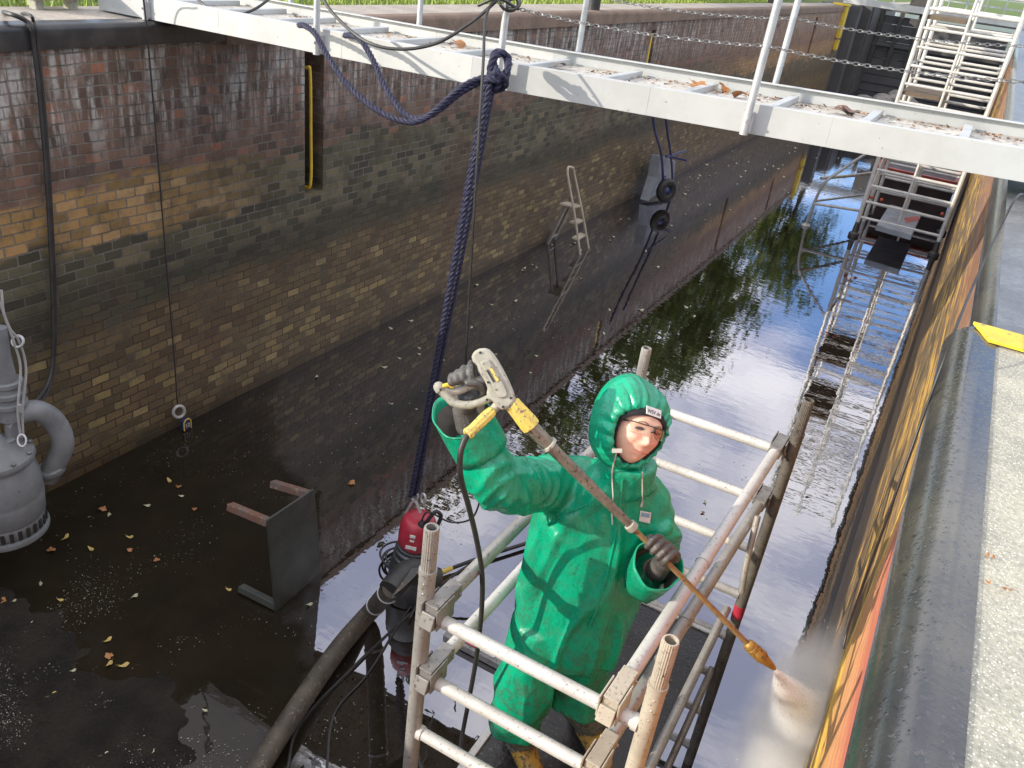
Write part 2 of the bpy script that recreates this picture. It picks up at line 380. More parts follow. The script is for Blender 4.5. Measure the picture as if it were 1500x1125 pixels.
    h = t.math('ADD', t.math('MULTIPLY', mort, -1.0), t.math('ADD', t.math('MULTIPLY', fine, .5), t.math('ADD', t.math('MULTIPLY', rnd, .25), t.math('MULTIPLY', mid, .5))))
    return t.done(t.bsdf(color=c, rough=rough, normal=t.bump(h, .7, .012), spec=.4))
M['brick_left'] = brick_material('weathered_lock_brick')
M['brick_right'] = brick_material('part_cleaned_lock_brick', True)

def stone(name, c, c2, sc_=5, grain=60, rough=.85, speck=None, bump=.4):
    t = NT(name); p = t.pos(); a = t.noise(p, sc_, 6, .65); g = t.noise(p, grain, 4, .7)
    cc = t.mix(t.step(a, .35, .68), c, c2); cc = t.mix(t.math('MULTIPLY', t.step(g, .35, .7), .5), cc, tuple(x * .45 for x in c2))
    if speck:
        vo = t.n('TexVoronoi', ins={'Vector': p, 'Scale': grain * 1.5}); cc = t.mix(t.step(vo.outputs['Distance'], .28, .16), cc, speck)
    return t.done(t.bsdf(color=cc, rough=rough, normal=t.bump(g, bump, .006)))
M['concrete'] = stone('pale_exposed_concrete', (.50, .475, .37), (.33, .32, .27), 5, 110, .85, (.75, .72, .6), .9)
M['paving'] = stone('quay_paving', (.42, .37, .31), (.30, .27, .23), 2, 40)
M['coping_brown'] = stone('brown_coping_stone', (.24, .165, .115), (.16, .11, .08), 3, 50)
t = NT('black_wet_coping'); p = t.pos(); c = t.mix(t.step(t.noise(p, 6, 5), .4, .65), (.022, .022, .023), (.04, .038, .036))
M['coping_black'] = t.done(t.bsdf(color=c, rough=.35, normal=t.bump(t.noise(p, 30, 4), .3, .005)))
t = NT('grey_wet_coping_nosing'); p = t.pos(); dr = t.n('TexVoronoi', ins={'Vector': p, 'Scale': 75.0, 'Randomness': 1.0})
drop = t.step(dr.outputs['Distance'], .32, .1)
c = t.mix(t.step(t.noise(p, 4, 5), .38, .66), (.030, .031, .030), (.060, .058, .046)); c = t.mix(t.step(t.noise(p, 60, 4, .7), .55, .7), c, (.016, .016, .015))
M['nosing'] = t.done(t.bsdf(color=c, rough=.17, normal=t.bump(drop, .28, .003, t.bump(t.noise(p, 90, 3), .16, .003)), spec=1.0))
t = NT('grass_ground'); p = t.pos(); c = t.mix(t.noise(p, 2, 6, .7), (.05, .10, .015), (.13, .18, .03)); c = t.mix(t.step(t.noise(p, 12, 5, .7), .6, .7), c, (.28, .2, .05))
M['grass'] = t.done(t.bsdf(color=c, rough=.9, normal=t.bump(t.noise(p, 60, 4), 1, .03)))
t = NT('grass_blade'); oi = t.n('ObjectInfo'); p = t.pos(); c = t.mix(t.noise(p, 5, 3), (.16, .26, .025), (.32, .36, .07))
M['blade'] = t.done(t.bsdf(color=c, rough=.6))
def leafmat(name, a, b):
    t = NT(name); p = t.pos(); c = t.mix(t.step(t.noise(p, 1.3, 4, .7), .35, .65), a, b); c = t.mix(t.noise(p, 9, 2), c, tuple(x * .6 for x in a))
    d = t.bsdf(color=c, rough=.6); tr = t.n('BsdfTranslucent', ins={'Color': c}); mx = t.n('MixShader', ins={0: .3}); t.t.links.new(d.outputs[0], mx.inputs[1]); t.t.links.new(tr.outputs[0], mx.inputs[2])
    return t.done(mx)
M['crown_green'] = leafmat('crown_green', (.10, .15, .025), (.20, .22, .05))
M['crown_brown'] = leafmat('crown_autumn', (.10, .09, .03), (.20, .14, .05))
for nm, a in (('leaf_yellow', (.48, .36, .11)), ('leaf_pale', (.42, .42, .27)), ('leaf_orange', (.38, .17, .06)), ('leaf_brown', (.16, .08, .045))):
    M[nm] = worn(nm, a, tuple(x * .7 for x in a), .6, 0, 40, .8, None)
# ---- water: dark, still, with a faint ripple
t = NT('still_dark_water'); p = t.pos()
rip = t.noise(t.scale(p, (1, .35, 1)), 14, 3, .5); rip2 = t.noise(t.scale(p, (.8, 2.2, 1)), 5, 2)
scum = t.step(t.noise(p, 1.1, 6, .7), .54, .66)
fleck = t.math('MULTIPLY', t.step(t.noise(p, 70, 2, .6), .69, .73), scum)
nrm = t.bump(t.math('ADD', t.math('MULTIPLY', rip, .5), rip2), .05, .012)
murk = t.mix(t.noise(p, .8, 5, .6), (.006, .0045, .003), (.014, .010, .006)); murk = t.mix(t.step(p and t.sep(p)[1], 5.5, 3.5), murk, t.mix(t.noise(p, 2.5, 6, .7), (.007, .006, .0045), (.026, .020, .012))); murk = t.mix(fleck, murk, (.22, .19, .14))
dif = t.n('BsdfDiffuse', ins={'Color': murk}); gl = t.n('BsdfGlossy', ins={'Color': (.93, .93, 1.0), 'Roughness': .012, 'Normal': nrm})
lw = t.n('LayerWeight', ins={'Blend': .5, 'Normal': nrm})
wx, wy, wz_ = t.sep(p); sn = t.math('MULTIPLY', t.math('SUBTRACT', t.noise(p, 1.6, 6, .65), .5), 1.3)
sl_m = t.math('SUBTRACT', t.math('ADD', -1.72, t.math('MULTIPLY', t.math('SUBTRACT', wy, 2.1), -1.0)), t.math('ADD', wx, sn))
silt = t.math('MULTIPLY', t.step(sl_m, -.05, .25), t.step(t.math('ADD', wy, sn), 6.5, 3.2))
fac = t.math('ADD', .25, t.math('MULTIPLY', t.math('POWER', lw.outputs['Facing'], 3.0), .75)); fac = t.math('MULTIPLY', fac, t.math('SUBTRACT', 1.0, t.math('MULTIPLY', fleck, .7)), True); fac = t.math('MULTIPLY', fac, t.math('SUBTRACT', 1.0, t.math('MULTIPLY', silt, .92)))
mx = t.n('MixShader'); t.set(mx.inputs[0], fac); t.t.links.new(dif.outputs[0], mx.inputs[1]); t.t.links.new(gl.outputs[0], mx.inputs[2])
M['water'] = t.done(mx)
t = NT('wet_lock_mud'); p = t.pos(); g = t.noise(p, 55, 5, .75); a = t.noise(p, 4, 6, .65)
c = t.mix(t.step(a, .35, .65), (.007, .006, .0045), (.022, .017, .011)); c = t.mix(t.step(g, .66, .70), c, (.10, .09, .075))
M['mud'] = t.done(t.bsdf(color=c, rough=.5, normal=t.bump(t.math('ADD', g, a), 1, .02), spec=.35))
# clear lens
t = NT('clear_lens'); tr = t.n('BsdfTransparent', ins={'Color': (.985, .98, .94)}); gl = t.n('BsdfGlossy', ins={'Color': (1, 1, 1), 'Roughness': .02}); lw = t.n('Fresnel', ins={'IOR': 1.45})
mx = t.n('MixShader'); t.set(mx.inputs[0], t.math('MULTIPLY', lw.outputs[0], .8)); t.t.links.new(tr.outputs[0], mx.inputs[1]); t.t.links.new(gl.outputs[0], mx.inputs[2]); M['lens'] = t.done(mx)

M['lid'] = worn('eyelash', (.10, .05, .035)); M['brow'] = worn('eyebrow', (.30, .17, .09)); M['badge_blue'] = worn('badge_print', (.25, .5, .65))
M['chain'] = worn('weathered_chain', (.22, .22, .22), (.12, .12, .12), .45, .5, 30, .8)
M['lining'] = worn('dirty_lining', (.16, .14, .12), (.08, .07, .06), .8)

M['steel_tube'] = worn('grimy_steel_tube', (.17, .155, .13), (.10, .09, .075), .55, .3, 12, .8, (.05, .045, .04), 60, .6, .3)
M['wet_stone'] = stone('wet_grey_stone', (.17, .18, .19), (.10, .105, .11), 4, 60, .4)
M['eye'] = worn('eye', (.20, .12, .09), None, .3)
# ------------------------------------------------------------------ light and sky
WATER = -3.17; XL = -5.0; XR = .24
sun_dir = V((-.70, -.64, .315)).normalized()
sl = bpy.data.lights.new('sun', 'SUN'); sl.energy = 5.0; sl.angle = R_(.55); sl.color = (1, .905, .77)
so = bpy.data.objects.new('sun', sl); col.objects.link(so); so.rotation_euler = sun_dir.to_track_quat('Z', 'Y').to_euler(); so.location = (-20, -20, 20)
w = bpy.data.worlds.new('World'); sc.world = w; w.use_nodes = True; nt = w.node_tree; nt.nodes.clear()
class WN(NT):
    def __init__(s, tree): s.t = tree; s.out = tree.nodes.new('ShaderNodeOutputWorld')
t = WN(nt)
sky = t.n('TexSky', sky_type='NISHITA', sun_disc=False, sun_elevation=math.asin(sun_dir.z), sun_rotation=math.atan2(sun_dir.x, sun_dir.y))
sky.altitude = 50; sky.air_density = 1.0; sky.dust_density = 1.2
dirv = t.obj() if False else t.t.nodes.new('ShaderNodeTexCoord').outputs['Generated']
dx, dy, dz = t.sep(dirv)
zz = t.math('MAXIMUM', dz, .12)
cv = t.comb(t.math('DIVIDE', dx, zz), t.math('DIVIDE', dy, zz), .7)
cn = t.noise(cv, .85, 6, .55)
cl = t.step(t.math('ADD', cn, t.math('MULTIPLY', t.math('SUBTRACT', dz, .45), .30)), .40, .54)
skyc = t.mix(1.0, sky.outputs[0], (.10, .10, .10), 'MULTIPLY')
cc = t.mix(t.step(t.noise(cv, 1.5, 5, .6), .40, .62), (2.1, 2.05, 2.05), (.85, .92, 1.22))
bg = t.n('Background'); t.set(bg.inputs[0], t.mix(cl, t.mix(1.0, skyc, (1.9, 2.35, 3.1), 'MULTIPLY'), cc)); bg.inputs[1].default_value = 1.0
t.t.links.new(bg.outputs[0], t.out.inputs[0])
sc.view_settings.view_transform = 'Standard'; sc.view_settings.look = 'None'; sc.view_settings.gamma = 1; sc.view_settings.use_curve_mapping = False
sc.view_settings.exposure = .10
sc.render.engine = 'CYCLES'; sc.cycles.max_bounces = 6; sc.cycles.transparent_max_bounces = 12; sc.cycles.volume_bounces = 3
sc.cycles.volume_step_rate = 1.0; sc.cycles.volume_max_steps = 256; sc.cycles.sample_clamp_indirect = 6

# ------------------------------------------------------------------ setting: water, bed, grounds
def sheet(name, x0, x1, y0, y1, z, mat):
    b = MB(); b.add([(x0, y0, z), (x1, y0, z), (x1, y1, z), (x0, y1, z)], [(0, 1, 2, 3)]); o = b.build(name, mat, None, False); return structure(o)
sheet('water', XL - .3, XR + .3, -6, 60, WATER, M['water'])
b = MB(); NX, NY = 200, 200; x0, x1, y0, y1 = XL - .1, -1.5, .3, 4.2
def mudh(x, y):
    q = V((x, y, 0)); n = noise.fractal(q * 1.1 + V((3, 9, 1)), 1.0, 2.2, 5)
    sm = lambda t_: max(0, min(1, t_)) ** 2 * (3 - 2 * max(0, min(1, t_)))
    k = sm((2.55 + n * .5 - y) / .7) * sm((-1.6 + n * .3 - x) / .4)
    stp = .03 if (y + .35 * x) < .42 else 0
    return -.055 + .075 * k + n * .03 + stp * k + noise.noise(q * 7) * .012 + noise.noise(q * 24) * .006
b.add([(x0 + (x1 - x0) * i / NX, y0 + (y1 - y0) * j / NY, WATER + mudh(x0 + (x1 - x0) * i / NX, y0 + (y1 - y0) * j / NY)) for j in range(NY + 1) for i in range(NX + 1)],
      [(j * (NX + 1) + i, j * (NX + 1) + i + 1, (j + 1) * (NX + 1) + i + 1, (j + 1) * (NX + 1) + i) for j in range(NY) for i in range(NX)])
structure(b.build('lock_bed', M['mud'], None, angle=0))

# one ground sheet each side, reaching the horizon
def ground(name, pts, z, mat):
    b = MB(); b.add([(x, y, z) for x, y in pts], [tuple(range(len(pts)))]); return structure(b.build(name, mat, None, False))
ground('ground', [(-400, -200), (XL - .20, -200), (XL - .20, 60), (.7, 60), (.7, -200), (400, -200), (400, 600), (-400, 600)], -.05, M['grass'])
sheet('path', -5.76, XL - .10, -30, 60, -.012, M['paving'])
sheet('quay_paving', .235, 6, -10, 2.502, 0.0, M['concrete'])
sheet('quay_paving', .235, .55, 2.502, 60, -.006, M['wet_stone'])
sheet('quay_paving', .55, 6, 2.502, 60, -.002, M['paving'])
# grass blades along the path edge (stuff)
b = MB()
for i in range(22000):
    y = random.uniform(2, 26); x = -5.78 - abs(random.gauss(0, 2.2)); h = random.uniform(.03, .09); a = random.uniform(0, 6.28); s_ = .006 + .001 * y
    p0 = V((x, y, -.05)); d = V((math.cos(a), math.sin(a), 0)); tip = p0 + V((random.uniform(-.03, .03), random.uniform(-.03, .03), h))
    b.add([p0 - d * s_, p0 + d * s_, tip], [(0, 1, 2)])
tag(b.build('grass', M['blade'], None, False), 'short green grass growing beyond the paved quay path', 'grass', kind='stuff')

# ------------------------------------------------------------------ left lock wall (one wall with its recesses)
def lock_wall(name, X, sgn, y0, y1, niches, mat, label):
    root = thing(name, (X, y0, WATER), label, 'wall')
    b = MB(); zt, zb = -.02, WATER - .4; dep = .26
    def q(a, c, d, e): b.add([a, c, d, e], [(0, 1, 2, 3)])
    ys = sorted(niches); cur = y0
    def strip(ya, yb, za, zb_):
        n = max(1, int((yb - ya) / 1.0))
        q((X, ya, zb_), (X, yb, zb_), (X, yb, za), (X, ya, za))
    for na, nb, nt_, nbm in ys:
        strip(cur, na, zt, zb)
        if nt_ < zt: strip(na, nb, zt, nt_)
        strip(na, nb, nbm, zb)
        Xi = X - sgn * dep
        q((Xi, na, nbm), (Xi, nb, nbm), (Xi, nb, nt_), (Xi, na, nt_))
        q((X, na, nbm), (Xi, na, nbm), (Xi, na, nt_), (X, na, nt_)); q((X, nb, nbm), (Xi, nb, nbm), (Xi, nb, nt_), (X, nb, nt_))
        q((X, na, nbm), (X, nb, nbm), (Xi, nb, nbm), (Xi, na, nbm)); q((X, na, nt_), (X, nb, nt_), (Xi, nb, nt_), (Xi, na, nt_))
        cur = nb
    strip(cur, y1, zt, zb)
    # returns and back so that the wall is a solid body
    Xb = X - sgn * .6
    q((X, y1, zb), (Xb, y1, zb), (Xb, y1, zt), (X, y1, zt)); q((X, y0, zb), (Xb, y0, zb), (Xb, y0, zt), (X, y0, zt)); q((Xb, y0, zb), (Xb, y1, zb), (Xb, y1, zt), (Xb, y0, zt))
    q((X, y0, zt), (Xb, y0, zt), (Xb, y1, zt), (X, y1, zt))
    b.build('brickwork', mat, root, False)
    return root
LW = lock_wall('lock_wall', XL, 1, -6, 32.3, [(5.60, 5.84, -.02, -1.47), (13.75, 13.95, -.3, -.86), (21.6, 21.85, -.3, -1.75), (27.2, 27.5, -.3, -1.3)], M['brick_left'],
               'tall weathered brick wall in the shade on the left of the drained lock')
RW = lock_wall('lock_wall', XR, -1, -6, 34, [], M['brick_right'], 'sunlit brick wall close on the right, partly jetted clean to yellow and orange')

def coping(name, prof, y0, y1, mat, label, seams=None, parent=None, jitter=.0):
    n = max(2, int((y1 - y0) / .25)); rings = []
    for i in range(n + 1):
        y = y0 + (y1 - y0) * i / n
        rings.append([V((x, y, z)) for x, z in prof])
    b = MB(); b.rings(rings); o = b.build(name, mat, parent, True, angle=35)
    if label: tag(o, label, 'coping')
    return o
def round_prof(xf, xb, zt, zb, r, s=1):
    pr = [(xb, zb), (xb, zt)]
    for k in range(9):
        a = math.pi / 2 * k / 8; pr.append((xf - s * r + s * r * math.sin(a), zt - r + r * math.cos(a)))
    pr += [(xf, zb)]
    return pr
coping('wall_coping', round_prof(XL + .03, XL - .13, 0, -.14, .035), -6, 4.72, M['coping_black'], 'black coated coping along the near part of the shaded left wall')
coping('wall_coping', round_prof(XL + .03, XL - .13, -.002, -.17, .05), 4.73, 32.35, M['coping_brown'], 'brown stone coping of the left wall running away beyond the walkway')
# right coping: rounded grey nosing beside pale concrete; near block stands a little proud
pr = [(.235, -.26), (.235, .004)]
for k in range(15):
    a = math.pi / 2 * k / 14; pr.append((.205 - .085 * math.sin(a), .006 - .085 + .085 * math.cos(a)))
pr += [(.125, -.10), (.15, -.14), (.21, -.17), (.235, -.17)]
pr[0] = (.26, -.17)
coping('quay_coping', pr, -6, 2.50, M['nosing'], 'wet grey rounded coping edge beside the pale concrete, bottom right')
pr2 = [(x + .065, z - .015) for x, z in pr]
coping('quay_coping', pr2, 2.51, 34, M['nosing'], 'grey rounded coping edge running on behind the yellow painted block')
b = MB(); b.prism([V((.172, 2.50, .010)), V((.215, 2.385, .010)), V((.9, 2.385, .010)), V((.9, 2.50, .010))], .008, (0, 0, 1))
tag(b.build('yellow_marking', M['yellow_paint'], None), 'yellow painted band across the end of the near coping block', 'marking')

# handrail in the first recess, yellow ladder strip at the far end
b = MB(); b.tube(smooth_path([(XL - .2, 5.69, -.43), (XL - .06, 5.69, -.40), (XL - .03, 5.70, -.44), (XL - .03, 5.71, -.9), (XL - .03, 5.71, -1.38), (XL - .1, 5.71, -1.44)]), .014, 10)
tag(b.build('ladder_rail', M['yellow_paint'], None), 'thin yellow hooked rail standing in the dark recess of the left wall', 'handrail')
b = MB(); b.box((XL - .02, 13.78, -.6), (.05, .05, .5)); tag(b.build('ladder_rail', M['yellow_paint'], None, False), 'short yellow rail in the small distant wall recess', 'handrail')
b = MB(); b.box((XL + .05, 31.6, -.5), (.12, .42, .95)); b.box((XL + .06, 31.62, -1.2), (.10, .35, .3)); b.box((XL - .1, 31.6, .03), (.5, .5, .06))
tag(b.build('quay_ladder', M['yellow_paint'], None, False), 'yellow painted ladder head on the far end of the left wall', 'ladder')

# ------------------------------------------------------------------ lock head and gate at the far end
g = thing('lock_gate', (-2.4, 39, WATER), 'dark timber lock gate closing the far end of the chamber', 'gate')
b = MB()
for k in range(9): b.box((-2.4, 39 - .05 * (k % 2), -3.0 + k * .32), (4.9, .3, .30))
b.build('gate_leaf', M['gate'], g, False)
b = MB(); b.box((-2.4, 38.75, -.05), (5.2, .25, .18)); b.box((-2.4, 38.75, -1.35), (5.1, .2, .12)); b.build('gate_beam', M['gate'], g, False)
b = MB()
for x in (-4.6, -3.9, -3.2): b.box((x, 38.72, -1.0), (.16, .16, 2.3))
b.box((-3.45, 38.6, .45), (.55, .5, 1.1)); b.build('gate_post', M['steel_dark'], g, False)
b = MB()
for z in (.5, .9): b.beam((-5, 38.5, z), (.2, 38.5, z), .05, .05)
for i in range(9): b.beam((-5 + i * .65, 38.5, 0), (-5 + i * .65, 38.5, .9), .04, .04, (0, 1, 0))
b.build('gate_railing', M['galv'], g, False)
b = MB()
for i, (x, y) in enumerate(((XL - .55, 32.9), (XL - .25, 33.6), (XL - .7, 34.8), (XL - .2, 36.2))): b.box((x, y + .3, WATER / 2 - .1), (.9, .62, -WATER + .2))
b.box((XL - .5, 40.0, WATER / 2), (1.6, 7, -WATER + .1))
tag(b.build('gate_recess', M['gate'], None, False), 'stepped dark gate recess beyond the end of the left brick wall', 'recess')
b = MB(); b.box((-2.3, 34.2, .13), (6.4, .25, .2)); b.box((-2.3, 34.9, .11), (6.4, .2, .16))
tag(b.build('footbridge', M['walk'], None, False), 'pale footbridge beam crossing the far end of the lock', 'footbridge')
b = MB()
for i in range(46):
    a = random.uniform(0, 6.28); r = random.uniform(0, 1) ** .6; s_ = random.uniform(.15, .5)
    b.ell((-2.7 + 1.5 * r * math.cos(a), 33 + 2.0 * r * math.sin(a), WATER + .55 * (1 - r) + .05), (s_, s_ * .8, s_ * .55), Matrix.Rotation(a, 3, 'Z'), 7, 5)
tag(b.build('rubble_heap', M['rubble'], None, angle=20), 'pale heap of rubble lying before the far gate', 'rubble', kind='stuff')

# ------------------------------------------------------------------ trees on the left bank (they show in the water)
def tree(x, y, h, r, mat, label, seed, n=5200):
    rnd = random.Random(seed); root = thing('tree', (x, y, -.05), label, 'tree', 'trees beyond the lock')
    b = MB(); top = V((x + rnd.uniform(-.4, .4), y, h * .8))
    b.tube(smooth_path([(x, y, -.1), (x + .1, y, h * .3), top]), [.22 * (h / 9) * (1 - .8 * i / 16) for i in range(17)], 9)
    tips = []
    for k in range(13):
        s_ = rnd.uniform(.3, .75); a = k * 2.4; p0 = V((x, y, -.1)).lerp(top, s_); e = p0 + V((math.cos(a), math.sin(a), .75)) * r * rnd.uniform(.5, .95)
        b.tube(smooth_path([p0, p0.lerp(e, .5) + V((0, 0, .15 * r)), e], 5), [.07 * (1 - .8 * i / 10) for i in range(11)], 6); tips += [e, p0.lerp(e, .6)]
    b.build('trunk', M['bark'], root)
    b = MB()
    cl = [(tt + V((rnd.gauss(0, .5), rnd.gauss(0, .5), rnd.gauss(0, .5))), rnd.uniform(.5, 1.15) * r * .33) for tt in tips + [top] * 3 for _ in range(2)]
    for i in range(n):
        c, s_ = rnd.choice(cl); d = V((rnd.gauss(0, 1), rnd.gauss(0, 1), rnd.gauss(0, .8))); p = c + d * s_ * .55
        a = V((rnd.gauss(0, 1), rnd.gauss(0, 1), rnd.gauss(0, 1))).normalized(); c2 = a.cross(V((rnd.gauss(0, 1), rnd.gauss(0, 1), rnd.gauss(0, 1)))).normalized(); z = rnd.uniform(.09, .2)
        b.add([p - a * z, p + c2 * z * .6, p + a * z, p - c2 * z * .6], [(0, 1, 2, 3)])
    b.build('crown', mat, root, False)
T = [(-7.9, 31, 9.5, 2.6, 'crown_green', 'tall green tree on the left bank by the far end of the lock'),
     (-10.2, 26, 12, 3.6, 'crown_green', 'broad green tree on the left bank, second from the far end'),
     (-13.5, 22, 13, 4.2, 'crown_brown', 'brownish autumn tree on the left bank set back from the path'),
     (-6.6, 44, 8.5, 3.0, 'crown_green', 'green tree standing behind the lock gate at the left'),
     (-13.0, 14.5, 9.5, 3.2, 'crown_brown', 'nearest brownish tree on the left bank'),
     (-9.2, 36, 12, 3.6, 'crown_green', 'dense green tree behind the tall bank tree')]
for i, (x, y, h, r, mt, lb) in enumerate(T): tree(x, y, h, r, M[mt], lb, 40 + i)

# things on the left bank at the top edge
b = MB(); b.box((-5.68, 3.86, .13), (.22, .36, .16)); b.box((-5.66, 3.74, .02), (.08, .06, .08)); b.box((-5.66, 3.99, .02), (.08, .06, .08))
tag(b.build('concrete_sill', M['concrete'], None, False, bevel=.01), 'low pale concrete block on the quay left of the walkway', 'block')
pz = PZ(869, 14, 0)
b = MB(); b.lathe([(.09, -.02), (.085, .5), (.1, .55), (.1, .62), (.02, .64)], pz, seg=16); tag(b.build('bollard', M['black_rubber'], None), 'dark mooring post on the left quay above the coping', 'bollard')
pz = PZ(1130, 4, 0)
b = MB(); b.lathe([(.11, -.02), (.10, .6), (.12, .66), (.02, .7)], pz, seg=16); tag(b.build('bollard', M['bark'], None), 'brown post on the grass far along the left quay', 'bollard')
# ------------------------------------------------------------------ walkway across the lock
WB = .075 / 5.4
def wz(x): return .004 + (x + 5.1) * WB
wk = thing('walkway', (-2.4, 4.6, .05), 'light grey metal walkway spanning the lock with litter on its deck', 'walkway')
def nearY(x): return 4.13 + max(0, (x + 2.6)) * .125
def farY(x): return nearY(x) + 1.0
b = MB(); xs = [-5.55, -4.4, -3.4, -2.5, -1.5, -.6, .4, 1.2]
for yf, sg in ((nearY, 1), (farY, -1)):
    for a, c in zip(xs[:-1], xs[1:]):
        A0, A1 = (a, yf(a)), (c, yf(c)); h = .145; th = .006
        for (z0, z1, w_) in ((0, h, th), (h - .006, h, .045 * sg), (0, .006, .045 * sg)):
            vs = []
            for (x, y) in (A0, A1):
                z = wz(x)
                ya, yb = (y, y + w_) if abs(w_) > .01 else (y - w_ / 2, y + w_ / 2)
                off = 0 if abs(w_) <= .01 else .003 * sg
                vs += [V((x, ya + off, z + z0)), V((x, yb + off, z + z0)), V((x, yb + off, z + z1)), V((x, ya + off, z + z1))]
            b.add(vs, [(0, 1, 2, 3), (7, 6, 5, 4), (0, 4, 5, 1), (1, 5, 6, 2), (2, 6, 7, 3), (3, 7, 4, 0)])
    if sg == 1: b.build('edge_beam', M['walk'], wk, False, bevel=.002); b = MB()
b.build('edge_beam', M['walk'], wk, False, bevel=.002)
b = MB()
for a, c in zip(xs[:-1], xs[1:]):
    vs = [V((a, nearY(a) + .008, wz(a) + .055)), V((c, nearY(c) + .008, wz(c) + .055)), V((c, farY(c) - .008, wz(c) + .055)), V((a, farY(a) - .008, wz(a) + .055))]
    b.add(vs + [p + V((0, 0, .012)) for p in vs], [(0, 3, 2, 1), (4, 5, 6, 7), (0, 1, 5, 4), (1, 2, 6, 5), (2, 3, 7, 6), (3, 0, 4, 7)])
b.build('deck_plate', M['walkdeck'], wk, False)
x = -5.2
while x < .9:
    b = MB(); b.beam((x, nearY(x) + .05, wz(x) + .085), (x, farY(x) - .05, wz(x) + .085), .045, .034); b.build('cross_bar', M['walk'], wk, False, bevel=.003); x += .47
posts_n = [(-5.05, 4.10), (-3.56, 4.09), (-2.30, 4.09), (-.985, 4.28), (.75, 4.5)]
posts_f = [(-4.75, 5.17), (-3.58, 5.17), (-2.36, 5.2), (-1.12, 5.36), (.5, 5.55)]
for i, (x, y) in enumerate(posts_n + posts_f):
    root_mb = MB(); z0 = wz(x) + (.0 if i < 5 else .02)
    root_mb.tube([(x, y, z0), (x, y, z0 + .05), (x + .02, y - .01, z0 + 1.05)], [.021, .019, .019], 14)
    p_ = root_mb.build('railing_post', M['galv'], wk)
    b = MB(); b.box((x, y + (.02 if i < 5 else -.02), z0 + .06), (.055, .03, .10)); b.tube([(x, y - .03, z0 + .07), (x, y + .03, z0 + .07)], .008, 6); b.build('post_foot', M['galv'], p_, False)
def chain(name, pts, parent, mat):
    path = smooth_path(pts, 60); b = MB(); acc = 0; last = path[0]; L = .024; k = 0
    for p in path[1:]:
        seg = (p - last).length; acc += seg
        if acc >= L:
            t_ = (p - last).normalized(); side = t_.cross(V((0, 0, 1))).normalized(); up = side.cross(t_)
            ax = (side if k % 2 else up).lerp(up if k % 2 else side, .25).normalized(); b.torus(p, ax, .0075, .0024, 10, 5, 2.1, t_); acc = 0; k += 1
        last = p
    return b.build(name, mat, parent)
chain('chain', sagline((-2.30, 4.09, .47), (-.97, 4.27, .475), .03) + sagline((-.97, 4.27, .475), (.77, 4.49, .60), .06)[1:], wk, M['chain'])
chain('chain', sagline((-2.34, 5.2, .52), (-1.10, 5.36, .56), .03) + sagline((-1.10, 5.36, .56), (.52, 5.54, .66), .05)[1:], wk, M['chain'])
# litter on the deck
b = MB()
for i in range(900):
    x = random.uniform(-4.9, .9); k = noise.noise(V((x * 3, 0, 5))) ; y = farY(x) - .06 - abs(random.gauss(0, .10 + .08 * max(0, k)))
    if y < nearY(x) + .05: continue
    if noise.noise(V((x * 2.3, y * 3, 1))) < -.05: continue
    s_ = random.uniform(.004, .016); a = random.uniform(0, 6.28); zc = wz(x) + .069 + random.uniform(0, .012)
    d = V((math.cos(a), math.sin(a), random.uniform(-.5, .5))) * s_; e = V((-math.sin(a), math.cos(a), random.uniform(-.6, .6))) * s_ * .7
    b.cur = 0 if random.random() < .75 else 1
    c = V((x, y, zc)); b.add([c - d, c - e, c + d, c + e], [(0, 1, 2, 3)])
tag(b.build('leaf_litter', [M['leaf_brown'], M['leaf_orange']], None, False), 'brown crumbs of dead leaves gathered along the walkway deck', 'leaf litter', kind='stuff')
def leaf_mesh(kind, s_):
    b = MB(); n = 16 if kind == 'maple' else 12; pts = []
    for k in range(n):
        a = 2 * math.pi * k / n
        r = s_ * ((.55 + .45 * abs(math.cos(2.5 * a)) ** .8) if kind == 'maple' else (1 - .35 * abs(math.sin(a))))
        pts.append(V((math.cos(a) * r, math.sin(a) * r * (.95 if kind == 'maple' else .62), s_ * .22 * math.sin(2 * a + .5) + s_ * .15 * math.cos(a))))
    c = V((0, 0, s_ * .12)); b.add([c] + pts, [(0, 1 + k, 1 + (k + 1) % n) for k in range(n)])
    b.add([V((-s_ * .5, 0, .002)), V((-s_ * 1.3, s_ * .1, .006)), V((-s_ * 1.3, s_ * .14, .006)), V((-s_ * .5, .05 * s_, .004))], [(0, 1, 2, 3)])
    return b
def leaves(spots, kind, mat, size, label, group):
    src = leaf_mesh(kind, size).build('leaf', mat, None, True, angle=0); first = True
    for (p, rz, tilt, s_) in spots:
        o = src if first else src.copy()
        if not first: col.objects.link(o)
        o.location = p; o.rotation_euler = (tilt, tilt * .5, rz); o.scale = (s_, s_, s_); first = False
        tag(o, label, 'leaf', group)
rr = random.Random(3)
def onwalk(u, v, lift=.03):
    d = ray(u, v); tt = (.075 - CAM.z + .02) / d.z; p = CAM + d * tt
    for _ in range(3): tt = (wz(p.x) + .085 - CAM.z) / d.z; p = CAM + d * tt
    return p + V((0, 0, lift * .3))
leaves([(onwalk(672, 66), 1.0, .6, 1.1), (onwalk(1022, 128), .3, .7, 1.25), (onwalk(1059, 131), 2.2, .9, 1.25), (onwalk(1085, 140), 4, .4, 1.3)], 'maple', M['leaf_orange'], .045, 'curled orange maple leaf on the walkway deck', 'maple leaves on the walkway')
leaves([(onwalk(1232, 163), 1, .2, 1.2), (onwalk(1245, 165), 2.8, .3, 1.1), (onwalk(820, 97), 5, .3, .9)], 'maple', M['rust'], .05, 'dark red leaf lying on the walkway deck', 'red leaves on the walkway')
